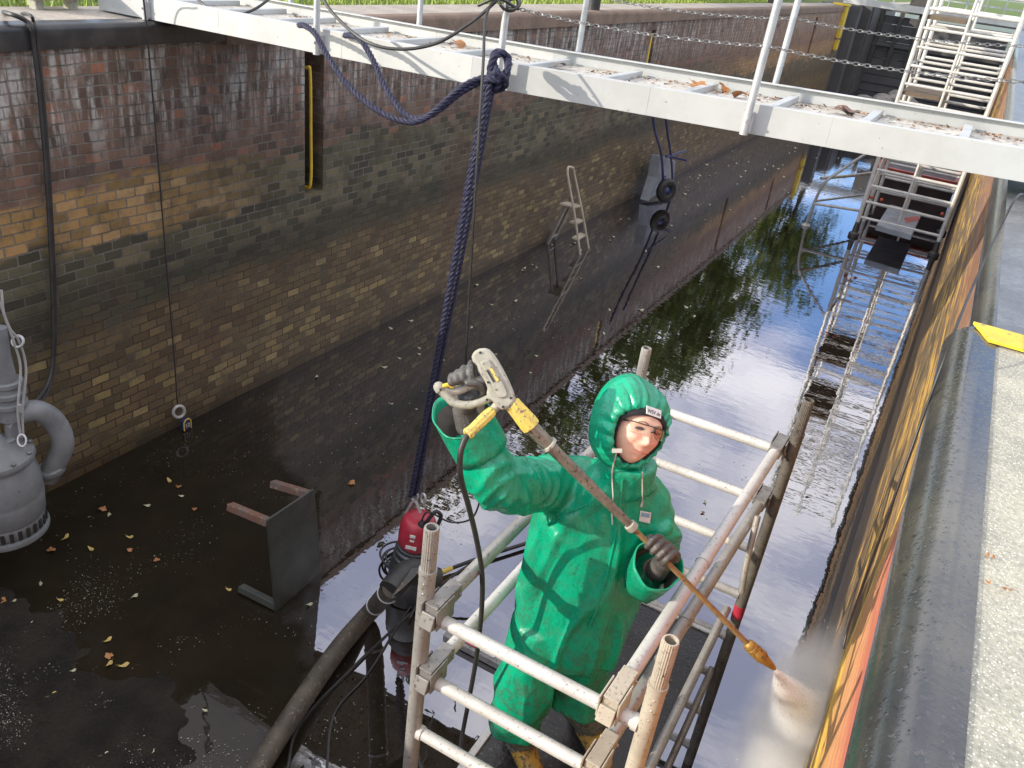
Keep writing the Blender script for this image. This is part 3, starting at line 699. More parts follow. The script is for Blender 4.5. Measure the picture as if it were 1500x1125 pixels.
# leaves on the water
big = [(158, 937), (88, 878), (335, 863), (76, 1018), (160, 972), (181, 974), (133, 803), (190, 786), (96, 787), (248, 703)]
leaves([(PZ(u, v, WATER + .012), rr.uniform(0, 6), rr.uniform(-.15, .15), rr.uniform(.8, 1.2)) for u, v in big], 'oval', M['leaf_yellow'], .028, 'yellow leaf lying on the dark wet bed at the lower left', 'yellow leaves on the near bed')
leaves([(PZ(u, v, WATER + .012), rr.uniform(0, 6), rr.uniform(-.15, .15), rr.uniform(.7, 1.2)) for u, v in [(106, 982), (197, 873), (110, 1100), (153, 1105), (265, 726), (1033, 735), (1185, 725), (160, 754), (215, 740), (60, 855), (453, 885), (300, 1040), (225, 1100), (20, 880), (45, 915)]], 'oval', M['leaf_pale'], .024, 'pale leaf afloat on the dark water', 'pale leaves afloat near the tower')
leaves([(PZ(u, v, WATER + .012), rr.uniform(0, 6), rr.uniform(-.2, .2), rr.uniform(.7, 1.2)) for u, v in [(285, 745), (150, 745), (12, 800), (3, 880), (262, 712), (190, 805), (75, 805), (230, 820), (160, 960), (15, 992), (555, 883), (515, 707), (1030, 750)]], 'maple', M['leaf_orange'], .027, 'orange brown leaf on the dark wet bed', 'orange leaves on the near bed')
spots = []
for _ in range(120):
    y = rr.uniform(5, 24); x = -4.9 + abs(rr.gauss(0, 1.5))
    if x < -.1: spots.append(((x, y, WATER + .008), rr.uniform(0, 6), rr.uniform(-.1, .1), rr.uniform(.5, 1.2) * (1 + y * .035)))
leaves(spots, 'oval', M['leaf_pale'], .026, 'small pale leaf floating on the far water', 'small leaves afloat along the left wall')
leaves([(PZ(u, v, .006), rr.uniform(0, 6), .1, rr.uniform(.8, 1.2)) for u, v in [(1447, 813), (1455, 816), (1446, 851), (1469, 861), (1478, 863)]], 'oval', M['leaf_orange'], .006, 'tiny orange leaf on the pale concrete quay', 'leaves on the concrete')
# pale specks over the mud and still water (stuff)
b = MB()
for i in range(22000):
    if i % 3:
        x = random.gauss(-3.25, .75); y = random.gauss(1.75, .5)
    else: x = random.uniform(-4.9, -1.6); y = random.uniform(1, 6)
    if noise.fractal(V((x * 2.2, y * 2.2, 4)), 1, 2, 4) < random.uniform(0, .55) or not -4.95 < x < -1.5 or y < .4: continue
    s_ = .0011 + .0035 * random.random() ** 2.2; a = random.uniform(0, 6.28); z = WATER + max(0, mudh(x, y) if y < 4.2 else 0) + .006
    d = V((math.cos(a), math.sin(a), .2)) * s_; e = V((-math.sin(a), math.cos(a), .2)) * s_ * .7; c = V((x, y, z)); b.add([c - d, c - e, c + d, c + e], [(0, 1, 2, 3)])
for i in range(2600):
    y = random.uniform(4, 22); x = random.uniform(-4.95, -.2)
    if noise.noise(V((x * 1.5, y * .7, 8))) < .12: continue
    s_ = random.uniform(.003, .009); a = random.uniform(0, 6.28)
    d = V((math.cos(a), math.sin(a), 0)) * s_; e = V((-math.sin(a), math.cos(a), 0)) * s_ * .6; c = V((x, y, WATER + .004)); b.add([c - d, c - e, c + d, c + e], [(0, 1, 2, 3)])
tag(b.build('floating_specks', M['specks'], None, False), 'tiny pale specks of shell and scum strewn over water and mud', 'specks', kind='stuff')

# ------------------------------------------------------------------ ropes and cables
def rope_mb(pts, R, pitch=None, n=8, per=14):
    pitch = pitch or R * 5.5; path = smooth_path(pts, n)
    dense = []; L = 0
    for a, c in zip(path[:-1], path[1:]):
        k = max(1, int((c - a).length / (pitch / per)))
        for i in range(k): dense.append(a.lerp(c, i / k))
    dense.append(path[-1]); b = MB()
    ref = V((0, 1, 0)); strands = [[], [], []]; ph = 0; nx = None
    for i, p in enumerate(dense):
        t_ = (dense[min(i + 1, len(dense) - 1)] - dense[max(0, i - 1)]).normalized()
        if nx is None: nx = t_.cross(ref).normalized()
        nx = (nx - t_ * nx.dot(t_)).normalized(); ny = t_.cross(nx)
        if i: ph += (p - dense[i - 1]).length / pitch * 2 * math.pi
        for s_ in range(3):
            a = ph + s_ * 2.094; strands[s_].append(p + (nx * math.cos(a) + ny * math.sin(a)) * R * .5)
    for s_ in strands: b.tube(s_, R * .56, 6)
    return b
rp = thing('mooring_rope', (-2.3, 4.05, .2), 'thick dark blue twisted rope knotted to a walkway post, tail looping left', 'rope')
D = 4.3
k0 = P(727, 112, 4.27)
rope_mb([k0, P(700, 122, 4.26), P(672, 138, 4.28), P(640, 163, 4.32), P(603, 179, 4.38), P(555, 163, 4.46), P(510, 125, 4.56), P(480, 82, 4.65), P(462, 50, 4.72), P(447, 38, 4.80), P(438, 37, 4.9)], .0165).build('rope_tail', M['navy'], rp)
rope_mb([P(735, 118, 4.25), P(705, 115, 4.24), P(676, 128, 4.26), P(645, 155, 4.3), P(618, 174, 4.36), P(590, 165, 4.42), P(563, 125, 4.5), P(545, 85, 4.56), P(528, 58, 4.62), P(516, 52, 4.72), P(505, 52, 4.85)], .0165).build('rope_tail', M['navy'], rp)
kn = MB()
for q in ([P(728, 130, 4.24), P(718, 110, 4.2), P(722, 88, 4.18), P(735, 78, 4.2), P(745, 88, 4.24), P(742, 105, 4.22), P(730, 125, 4.2), P(720, 132, 4.24)],
          [P(738, 125, 4.2), P(744, 100, 4.18), P(740, 82, 4.26), P(728, 76, 4.3), P(722, 86, 4.26), P(728, 104, 4.17), P(738, 118, 4.17)],
          [P(712, 118, 4.24), P(722, 108, 4.16), P(736, 112, 4.15), P(740, 124, 4.22), P(728, 132, 4.26), P(714, 128, 4.22), P(716, 116, 4.17), P(732, 118, 4.14)]):
    x = rope_mb(q, .0185); kn.add(x.v, x.f)
kn.build('knot', M['navy'], rp)
pt = PZ(610, 722, -2.05)
for i, (du, dd) in enumerate(((-4, .0), (4, -.0), (0, -.035))):
    a = P(718 + du * 1.1, 122, 4.22 + dd); e = V((-2.30 + du * .004, 3.57 + dd, -2.35))
    rope_mb([a, a.lerp(e, .33) + V((.0012 * du, dd * .3, 0)), a.lerp(e, .66) + V((-.0012 * du, .0, 0)), e], .0165).build('rope_fall', M['navy'], rp)
def cable(pts, r, label, mat='black_rubber', cat='cable', n=10, name='cable'):
    b = MB(); b.tube(smooth_path(pts, n), r, 8); return tag(b.build(name, M[mat], None), label, cat)
cable([(-5.9, 2.6, .04), P(0, 24, 6.0), on(30, 24, 0, XL + .0) + V((-.15, 0, 0)), on(42, 34, 0, XL + .045), on(50, 70, 0, XL + .05), on(62, 180, 0, XL + .05), on(72, 320, 0, XL + .06), on(78, 470, 0, XL + .07), on(74, 550, 0, XL + .1), on(52, 590, 0, XL + .2)], .014, 'thick black cable hanging over the coping to the grey pump')
cable([(-5.9, 2.7, .04), P(0, 20, 6.05), on(38, 20, 0, XL - .1), on(50, 34, 0, XL + .045), on(56, 70, 0, XL + .05), on(67, 180, 0, XL + .05), on(76, 320, 0, XL + .06), on(82, 470, 0, XL + .07), on(76, 555, 0, XL + .1), on(60, 592, 0, XL + .2)], .010, 'thinner black cable hanging close beside the thick one down to the grey pump')
cable([P(205, -25, 5.2), on(211, 5, 1, 4.0), on(222, 120, 0, XL + .05), on(240, 340, 0, XL + .05), on(255, 520, 0, XL + .05), on(260, 592, 0, XL + .06)], .006, 'thin dark line hanging down the left wall to the padlock')
cable([P(275, -20, 5.6), P(300, 8, 5.5), P(340, 21, 5.4), P(372, 14, 5.4), P(405, -10, 5.5)], .009, 'short black cable sagging at the top edge over the walkway end')
cable([P(465, -15, 4.7), P(490, 22, 4.6), P(535, 60, 4.45), P(585, 72, 4.4), P(640, 63, 4.35), P(690, 33, 4.3), P(722, 6, 4.25), P(735, -8, 4.25)], .009, 'black cable sagging in a long bow across the walkway to the knotted post')
cable([P(738, -12, 4.2), P(722, 2, 4.2), P(711, 30, 4.15), P(708, 90, 4.1), P(703, 170, 4.15), P(694, 320, 4.35), P(684, 500, 4.75), P(676, 640, 5.1)], .0075, 'black power cable falling straight from the post top beside the blue rope')
b = MB(); b.torus(P(745, 3, 4.22), camdir(.3, .2, 1), .05, .008, 24, 8); b.torus(P(752, 6, 4.2), camdir(-.2, .4, 1), .035, .007, 24, 8); b.tube(smooth_path([P(700, 8, 4.2), P(730, -2, 4.15), P(760, 14, 4.2)]), .008, 8)
tag(b.build('cable_bundle', M['black_rubber'], None), 'small black bundle of cable loops tied at the post top', 'cable')
cable([(.34, 4.4, .0), on(1494, 285, 0, .20), on(1462, 340, 0, .17), on(1425, 420, 0, .14), on(1396, 492, 0, .118), on(1345, 630, 0, .12), on(1292, 780, 0, .13), on(1247, 905, 0, .15), on(1235, 950, 0, .16)], .0035, 'thin black hose running along under the right coping', 'ink')
# submerged cables near the red pump
cable([PZ(618, 870, -3.1), PZ(590, 905, WATER + .01), PZ(540, 985, WATER + .01), PZ(490, 1045, WATER + .01), PZ(478, 1130, WATER + .01)], .007, 'thin black cable curving over the water right of the big hose')
cable([PZ(700, 820, -2.9), PZ(655, 850, -3.0), PZ(600, 900, WATER + .01), PZ(520, 975, WATER + .01), PZ(440, 1060, WATER + .01), PZ(420, 1130, WATER + .01)], .010, 'black cable lying on the water beside the big hose')

# small shackle with numbered tag by the wall
sh = thing('padlock', on(266, 612, 0, XL + .07), 'small grey shackle with a dark numbered tag hanging low on the left wall', 'padlock')
b = MB(); q = on(262, 603, 0, XL + .07); b.torus(q, (1, -.4, .1), .045, .013, 20, 8, 1.15, (0, 0, 1)); b.build('shackle', M['galv'], sh)
b = MB(); q2 = on(272, 621, 0, XL + .08); b.box(q2, (.04, .085, .10)); b.build('tag_body', M['blue_steel'], sh, False, bevel=.008)
b = MB(); b.tube([q2 + V((.022, s_ * .036, zz_)) for s_, zz_ in ((-1, -.045), (-1, .03), (-.4, .055), (.4, .055), (1, .03), (1, -.045))], .005, 6); b.build('tag_rim', M['yellow_paint'], sh)
text_mesh('tag_number', '12', .05, q2 + V((.022, 0, -.005)), (0, 1, 0), (0, 0, 1), M['white'], sh)
# ------------------------------------------------------------------ near scaffold tower
def fluted(b, base, top, r, n=22):
    base, top = V(base), V(top); ax = (top - base).normalized(); nx = V((1, 0, 0)) - ax * ax.x; nx.normalize(); ny = ax.cross(nx); rings = []
    for h, k in ((0, 1), (.97, 1), (1, .93), (1, .74), (.6, .72)):
        rings.append([base.lerp(top, h) + (nx * math.cos(math.pi * i / n) + ny * math.sin(math.pi * i / n)) * r * k * (1 if i % 2 else .93) for i in range(2 * n)])
    b.rings(rings)
tw = thing('scaffold_tower', (-.63, 2.55, WATER), 'aluminium scaffold tower standing in the water round the person in green', 'scaffold')
FL, FR, BL, BR = V((-1.03, 1.713, 0)), V((-.257, 1.713, 0)), V((-.98, 3.40, 0)), V((-.235, 3.42, 0))
TOP = -.80
def post(c, mat, band=False):
    b = MB(); b.tube([(c.x, c.y, WATER - .05), (c.x, c.y, TOP - .17)], .0275, 20); b.tube([(c.x, c.y, TOP - .185), (c.x, c.y, TOP - .165)], .0295, 20)
    p_ = b.build('post', mat, tw)
    b = MB(); fluted(b, (c.x, c.y, TOP - .18), (c.x, c.y, TOP), .0245); b.build('spigot', mat, p_, True, angle=25)
    b = MB(); b.tube([V((c.x, c.y, TOP - .12)) + camdir(0, 0, .0215), V((c.x, c.y, TOP - .12)) + camdir(0, 0, .0262)], .005, 8); b.build('pin_hole', M['steel_dark'], p_)
    for dz_ in (-.22, -.26, -.30): b = MB(); b.ell(V((c.x, c.y, TOP + dz_)) + camdir(-.006, 0, .0255), (.006, .006, .006), None, 8, 6); b.build('rivet', mat, p_)
    if band:
        b = MB(); b.tube([(c.x, c.y, -1.98), (c.x, c.y, -2.06)], .0282, 20, caps=False); b.build('red_tape', M['pump_red'], p_)
    return p_
post(FL, M['alu']); post(FR, M['alu_dusty']); post(BL, M['alu']); post(BR, M['steel_tube'], True)
def rung_set(A, B_, ztop, mat_, mat2):
    z = ztop; k = 0
    while z > WATER + .05:
        b = MB(); b.tube([(A.x + .02, A.y, z), (B_.x - .02, B_.y, z)], .0225, 16)
        b.tube([(A.x + .022, A.y, z), (A.x + .04, A.y, z)], .0265, 16); b.tube([(B_.x - .04, B_.y, z), (B_.x - .022, B_.y, z)], .0265, 16)
        b.build('rung', mat_ if k < 3 else mat2, tw); z -= .28; k += 1
rung_set(FL, FR, -1.145, M['alu_light'], M['alu']); rung_set(BL, BR, -1.085, M['alu_light'], M['alu'])
def guard(a, b_, mat, r=.024, dark=False):
    a, b_ = V(a), V(b_); t_ = (b_ - a).normalized(); bb = MB()
    bb.tube([a + t_ * .05, a.lerp(b_, .5), b_ - t_ * .05], r, 18); bb.tube([a.lerp(b_, .42), a.lerp(b_, .44)], r * 1.14, 18)
    g_ = bb.build('guard_rail', mat, tw)
    for p0, s_ in ((a, 1), (b_, -1)):
        d = t_ * s_; side = d.cross(V((0, 0, 1))).normalized(); up = side.cross(d) * (1 if s_ > 0 else -1)
        up = V((0, 0, 1)); c = MB()
        c.beam(p0 - d * .035 + up * .003, p0 + d * .105 + up * .003, .049, .052)          # sleeve
        c.beam(p0 - d * .045 - side * .031 - up * .012, p0 + d * .05 - side * .031 - up * .012, .006, .085)   # cheeks of the claw
        c.beam(p0 - d * .045 + side * .031 - up * .012, p0 + d * .05 + side * .031 - up * .012, .006, .085)
        c.beam(p0 - d * .052 - up * .05, p0 - d * .034 + up * .0, .05, .03)
        c.tube([p0 + d * .09 - side * .032, p0 + d * .09 + side * .032], .006, 8)
        o = c.build('rail_claw', M['alu_dusty'] if p0.x > -.6 and p0.y < 2.5 else M['steel_claw'], g_, False, bevel=.006)
M['steel_claw'] = worn('worn_claw', (.30, .29, .27), (.2, .19, .175), .45, .4, 14, .8, (.1, .09, .075), 60, .6, .3)
guard((-.365, 1.715, -1.10), (-.290, 3.41, -1.04), M['alu_light'])
guard((-.372, 1.715, -1.385), (-.285, 3.41, -1.325), M['alu'])
guard((-.985, 1.715, -1.10), (-.93, 3.40, -1.04), M['alu'])
guard((-.985, 1.715, -1.385), (-.935, 3.40, -1.325), M['alu_light'])
b = MB(); b.tube([(-.30, 1.72, -2.10), (-.292, 3.42, -2.04)], .021, 14); b.build('side_ledger', M['alu'], tw)
b = MB(); b.tube([P(1086, 868, 3.62), P(1092, 830, 3.6), P(1110, 756, 3.57)], .014, 10); b.build('brace', M['alu'], tw)
b = MB(); b.tube([(-.3, 1.72, -3.05), (-.27, 3.42, -2.45)], .018, 12); b.build('brace', M['alu'], tw)
b = MB(); b.tube([(-1.0, 1.72, -2.45), (-.95, 3.42, -3.05)], .018, 12); b.build('brace', M['alu'], tw)
dk = MB(); dk.box((-.635, 2.60, -2.215), (.62, 1.55, .018)); deck = dk.build('deck', M['black_deck'], tw, False)
b = MB()
for xx in (-.962, -.307): b.box((xx, 2.60, -2.225), (.032, 1.62, .065))
b.box((-.635, 1.80, -2.225), (.62, .03, .06)); b.box((-.635, 3.39, -2.225), (.62, .03, .06)); b.build('deck_frame', M['alu_light'], deck, False, bevel=.003)
q = PZ(706, 950, WATER + .03); bdx = thing('plank', q, 'grey plank with a red and white sticker afloat behind the tower legs', 'plank')
b = MB(); b.box(q, (.50, .14, .05)); tb = b.build('plank_body', M['steel_claw'], bdx, False, bevel=.006)
b = MB(); b.box(q + V((-.08, 0, .027)), (.11, .09, .003)); b.build('red_sticker', M['pump_red'], bdx, False)
b = MB(); b.box(q + V((.05, 0, .027)), (.12, .09, .003)); b.build('white_sticker', M['white'], bdx, False)
b = MB(); b.box(P(925, 1055, 2.52), (.02, .02, .024)); b.build('blue_tape', M['blue_tag'], tw, False)

# ------------------------------------------------------------------ far scaffold tower
ft = thing('scaffold_tower', (-.55, 16.3, WATER), 'tall bright scaffold tower of many rungs beyond the walkway', 'scaffold')
ZT = 2.75
def rr_tube(name, a, b_, r, mat, parent=ft, seg=8):
    b = MB(); b.tube([a, b_], r, seg); return b.build(name, mat, parent)
ML = M['alu_light']
for y in (15.55, 16.8, 18.05):
    for x in (-1.24, .10): rr_tube('post', (x, y, WATER), (x, y, ZT), .036, ML)
    for x in (-.60,): rr_tube('middle_post', (x, y, WATER + .4), (x, y, ZT), .022, ML)
    z = ZT - .25
    while z > WATER + .25:
        rr_tube('rung', (-1.24, y, z), (.10, y, z), .024, ML); z -= .28
for x in (-1.24, .10):
    for z in (-1.6, -.3, 1.0, 2.2): rr_tube('ledger', (x, 15.55, z), (x, 17.25, z), .022, ML)
    rr_tube('brace', (x, 15.55, -2.9), (x, 17.25, -1.4), .020, M['alu']); rr_tube('brace', (x, 17.25, -1.0), (x, 15.55, .6), .020, M['alu'])
for z in (-.72, .42):
    b = MB(); b.box((-.93, 16.4, z), (.58, 1.66, .06)); b.build('deck', M['wood'], ft, False)
for sx in (1,):
    b = MB(); b.tube(smooth_path([(-1.25, 15.6, -1.55), (-1.75, 15.5, -2.1), (-1.98, 15.42, -2.45), (-2.05, 15.4, -3.15)], 6), .026, 8); b.tube([(-2.03, 15.4, -2.75), (-1.25, 15.55, -2.72)], .024, 8); b.tube([(-2.03, 15.4, -2.3), (-1.6, 16.3, -2.3), (-1.25, 17.2, -2.3)], .03, 8)
    b.tube([(-2.0, 15.42, -2.7), (-1.25, 17.2, -2.72)], .022, 8); b.lathe([(.08, -.03), (.08, .02), (.03, .05)], (-2.05, 15.4, WATER), seg=12); b.build('outrigger', M['alu'], ft)
for x, y in ((-1.24, 15.55), (.10, 15.55), (-1.24, 17.25), (.10, 17.25)):
    b = MB(); b.lathe([(.09, 0), (.09, .07), (.05, .1), (.035, .28)], (x, y, WATER - .02), seg=12); b.build('foot', M['steel_dark'], ft)
for z in (-2.45, -1.3):
    for x in (-1.15, -.98, .0): b = MB(); b.ell((x, 15.52, z), (.03, .03, .03), None, 8, 6); b.build('red_coupler', M['orange_red'], ft)
rf = thing('pontoon', (-.5, 19.5, WATER), 'red steel work pontoon afloat behind the far scaffold tower', 'pontoon')
a0 = on(1288, 243, 1, 18.3); a1 = on(1402, 268, 1, 18.3)
b = MB(); b.rings([[V((a0.x - .05, 18.3, WATER - .1)), V((a1.x, 18.3, WATER - .1)), V((a1.x, 18.3, a0.z - .12)), V((a0.x, 18.3, a0.z - .12))], [V((a0.x, 21.5, WATER - .1)), V((a1.x, 21.5, WATER - .1)), V((a1.x, 21.5, a0.z - .12)), V((a0.x, 21.5, a0.z - .12))]])
b.build('hull', M['dark_hull'], rf, False)
b = MB()
for y in (18.25, 21.55): b.box(((a0.x + a1.x) / 2, y, a0.z - .06), (a1.x - a0.x + .1, .1, .16))
for x in (a0.x, a1.x): b.box((x, 19.9, a0.z - .06), (.1, 3.2, .158))
b.build('rim', M['orange_red'], rf, False)
b = MB(); cs = [PZ(u, v, -2.86) for u, v in ((1302, 303), (1350, 315), (1335, 348), (1283, 333))]; b.prism(cs, .10, (0, 0, 1)); bd = b.build('float_board', [M['barrow_tray']], None, False, bevel=.01)
tag(bd, 'grey floating tray with an orange smear at the foot of the far scaffold tower', 'tray')
cc_ = sum(cs, V((0, 0, 0))) / 4; b = MB(); b.prism([cc_ + V((.05, .1, .053)), cc_ + V((.25, .5, .053)), cc_ + V((.3, .2, .053)), cc_ + V((.12, -.25, .053))], .004, (0, 0, 1)); b.build('orange_smear', M['orange_red'], None, False).parent = bd

# ------------------------------------------------------------------ grey submersible pump, left edge
pg = thing('grey_pump', (-4.45, 2.30, WATER), 'large grey submersible pump with a bent outlet pipe at the left edge', 'pump')
C0 = (-4.42, 2.235, -2.79)
b = MB(); b.lathe([(r_, h_ * .82) for r_, h_ in [(.20, .0), (.222, .03), (.225, .10), (.222, .12), (.232, .14), (.24, .30), (.238, .31), (.24, .32), (.235, .45), (.215, .56), (.20, .60), (.225, .60), (.232, .625), (.225, .65), (.20, .66), (.16, .70), (.10, .74), (.07, .78)]], C0, seg=48); b.build('housing', M['pump_grey'], pg)
b = MB()
for k in range(30):
    a = k * 2 * math.pi / 30; b.box(V(C0) + V((math.cos(a) * .224, math.sin(a) * .224, .053)), (.012, .022, .062), Matrix.Rotation(a, 3, 'Z'))
b.build('inlet_slot', M['black_rubber'], pg, False)
b = MB(); b.lathe([(.205, -.03), (.235, -.03), (.24, -.01), (.235, .01), (.2, .01)], C0, seg=48); b.build('base_ring', M['pump_grey'], pg)
for k in range(10):
    a = k * .628; b = MB(); b.ell(V(C0) + V((math.cos(a) * .213, math.sin(a) * .213, .548)), (.014, .014, .012), None, 8, 6); b.build('bolt', M['pump_grey'], pg)
b = MB(); e = [on(78, 685, 0, -4.35), on(92, 650, 0, -4.32), on(80, 618, 0, -4.34), on(55, 602, 0, -4.36), on(28, 606, 0, -4.4)]
ep = smooth_path([on(68, 700, 0, -4.38)] + e, 8); b.tube(ep, .066, 22); b.lathe([(.085, -.012), (.092, 0), (.092, .022), (.085, .03)], on(74, 690, 0, -4.36), (-.15, -.1, 1), 24)
b.build('outlet_pipe', M['pump_grey'], pg)
b = MB(); b.tube([on(20, 610, 0, -4.42), on(8, 565, 0, -4.43), on(0, 520, 0, -4.44), on(-6, 480, 0, -4.45)], [.085, .07, .055, .055], 22)
for u, v, r in ((14, 590, .098), (12, 575, .098), (10, 560, .088)): b.lathe([(r * .9, -.02), (r, -.012), (r, .012), (r * .9, .02)], on(u, v, 0, -4.43), (-.05, 0, 1), 24)
b.build('riser', M['pump_grey'], pg)
b = MB()
for pts in ([(2, 425), (6, 460), (20, 500), (30, 540), (26, 600), (30, 640)], [(-2, 440), (14, 480), (28, 500), (38, 540), (33, 600), (34, 640)]): b.tube(smooth_path([on(u, v, 0, -4.30) for u, v in pts]), .007, 8)
b.torus(on(26, 500, 0, -4.3), camdir(0, 0, 1), .032, .008, 18, 6); b.torus(on(32, 645, 0, -4.28), camdir(.4, 0, 1), .022, .006, 18, 6, 1.6, (0, 0, 1)); b.box(on(30, 598, 0, -4.29), (.02, .02, .05)); b.build('lifting_wire', M['galv'], pg)
b = MB(); b.prism([on(u, v, 0, -4.38) for u, v in ((10, 625), (26, 600), (30, 640), (34, 662), (12, 668))], .05, (1, 0, 0)); b.prism([on(u, v, 0, -4.36) for u, v in ((-8, 655), (20, 640), (24, 648), (-8, 672))], .05, (1, 0, 0)); b.build('bracket', M['pump_grey'], pg, False, bevel=.006)
b = MB(); b.ell(on(38, 728, 0, -4.22), (.012, .014, .014), None, 10, 8); b.build('plug', M['steel_grey'], pg)

# ------------------------------------------------------------------ red submersible pump with its hose
rp_ = thing('red_pump', (-2.27, 3.58, WATER), 'red and dark grey submersible pump hanging from the blue rope', 'pump')
C1 = V((-2.275, 3.56, -3.06)); AX = V((.06, .02, 1))
b = MB(); b.lathe([(.108, .345), (.118, .36), (.121, .43), (.117, .50), (.104, .54), (.09, .555), (.05, .56)], C1, AX, 36); body = b.build('motor_cap', M['pump_red'], rp_)
b = MB(); b.lathe([(.02, -.1), (.145, -.1), (.15, .06), (.15, .16), (.125, .20), (.135, .22), (.137, .25), (.125, .26), (.128, .28), (.130, .30), (.118, .31), (.120, .335), (.10, .345)], C1, AX, 36); b.build('pump_body', M['steel_grey'], rp_)
b = MB(); ax_ = AX.normalized(); tp = C1 + ax_ * .565
b.tube(smooth_path([C1 + ax_ * .47 + V((-.12, 0, 0)), C1 + ax_ * .56 + V((-.10, 0, 0)), tp + V((-.05, 0, .10)), tp + V((.0, 0, .03))]), .010, 8); b.torus(tp + V((-.055, .0, .14)), (0, 1, 0), .038, .009, 20, 8, .7, (1, 0, 0)); b.torus(tp + V((-.0, .02, .13)), (.3, 1, 0), .034, .008, 20, 8, .7, (1, 0, 0)); b.build('lifting_shackle', M['galv'], rp_)
b = MB(); b.tube(smooth_path([tp + V((.06, -.03, -.03)), tp + V((.08, -.03, .03)), tp + V((.11, -.0, .09)), tp + V((.14, .02, .06)), tp + V((.12, .03, -.02)), tp + V((.09, .05, -.08))]), .013, 10)
b.tube(smooth_path([tp + V((.05, -.05, -.02)), tp + V((.05, -.05, .04)), tp + V((.09, -.04, .10)), tp + V((.2, .05, .02)), tp + V((.33, .08, .10)), tp + V((.37, .1, .3))]), .006, 8); b.lathe([(.026, -.02), (.026, .02), (.012, .04)], tp + V((.05, -.05, -.02)), seg=14); b.build('power_lead', M['black_rubber'], rp_)
fr = camdir(0, .15, 1); fr = (fr - ax_ * fr.dot(ax_)).normalized(); sd = ax_.cross(fr).normalized()
b = MB()
for h, wv, s_ in ((.49, .035, .02), (.455, .028, .014)): b.box(C1 + ax_ * h + fr * .119 - sd * .01, (wv, .006, s_), Matrix((sd, -fr, ax_)).transposed())
b.box(C1 + ax_ * .40 + fr * .121 - sd * .01, (.07, .005, .025), Matrix((sd, -fr, ax_)).transposed()); b.build('white_label', M['white'], rp_, False)
b = MB()
for k, r in enumerate((.14, .12, .16)): b.torus(V((-2.50, 3.80, WATER + .02 + .02 * k)), (0.05, .1, 1), r, .008, 36, 6)
b.build('cable_coil', M['black_rubber'], rp_)
hs = thing('drain_hose', (-2.2, 3.2, WATER), 'thick dark brown drain hose running over the water to the bottom edge', 'hose')
b = MB(); z_ = WATER + .10
el = smooth_path([P(640, 850, 4.62), P(620, 845, 4.58), P(600, 838, 4.52), P(585, 850, 4.46), P(572, 866, 4.40)], 8); b.tube(el, [.07] * 8 + [.075] * 8 + [.07] * 17, 20); b.build('elbow', M['black_rubber'], hs)
pth = smooth_path([P(576, 860, 4.42), PZ(545, 893, z_), PZ(500, 945, z_), PZ(450, 1015, z_), PZ(404, 1085, z_), PZ(365, 1150, z_), PZ(320, 1230, z_)], 10)
b = MB(); b.tube(pth, .058, 22); b.build('hose_pipe', M['hose'], hs)
b = MB()
for q, nxt in ((pth[2], pth[3]), (pth[8], pth[9])): b.tube([q, q + (nxt - q).normalized() * .018], .064, 22)
b.build('hose_clamp', M['galv'], hs)
b = MB(); b.prism([P(602, 833, 4.45), P(622, 830, 4.45), P(590, 862, 4.35), P(570, 878, 4.3)], .02, camdir(.5, .5, .5).normalized()); b.build('lever', M['steel_dark'], hs, False, bevel=.004)
pc = thing('plug_connector', PZ(650, 838, WATER + .05), 'small yellow plug on a black cable beside the tower leg', 'plug')
zq = WATER + .035
b = MB(); b.tube([PZ(640, 841, zq), PZ(648, 838, zq), PZ(662, 832, zq)], [.016, .021, .017], 12); b.build('plug_sleeve', M['yellow_plastic'], pc)
b = MB(); b.tube(smooth_path([PZ(660, 833, zq), PZ(690, 822, zq), PZ(720, 812, zq), PZ(790, 790, zq)]), .014, 8); b.tube(smooth_path([PZ(641, 841, zq), PZ(625, 848, zq), PZ(612, 880, zq), PZ(600, 905, zq)]), .010, 8); b.build('lead', M['black_rubber'], pc)

# ------------------------------------------------------------------ table tipped on its side
tb = thing('tipped_table', (-2.9, 3.1, WATER), 'dark metal table tipped on its side in shallow water with rusty legs', 'table')
c4 = [V((-2.87, 2.878, -2.40)), V((-2.87, 3.289, -2.407)), V((-2.89, 3.40, -3.20)), V((-2.87, 2.932, -3.20))]
b = MB(); b.prism(c4, .014, (1, 0, 0)); b.build('table_top', M['table'], tb, False, bevel=.003)
def tleg(a, L, d, mat):
    b = MB(); b.beam(a, V(a) + V(d).normalized() * L, .055, .045, (0, .3, 1)); b.build('leg', mat, tb, False, bevel=.004)
for (u, v), (u2, v2), st in (((388, 762), (342, 746), c4[0] + V((0, .02, -.03))), ((450, 722), (399, 709), c4[1] + V((0, -.03, -.03))), ((403, 888), (362, 871), c4[3] + V((0, .02, .06)))):
    dr = (on(u2, v2, 1, st.y - .03) - on(u, v, 1, st.y)); tleg(st, .30, (-1, -.06, dr.z / max(.01, abs(dr.x))), M['rust'] if v < 800 else M['table'])

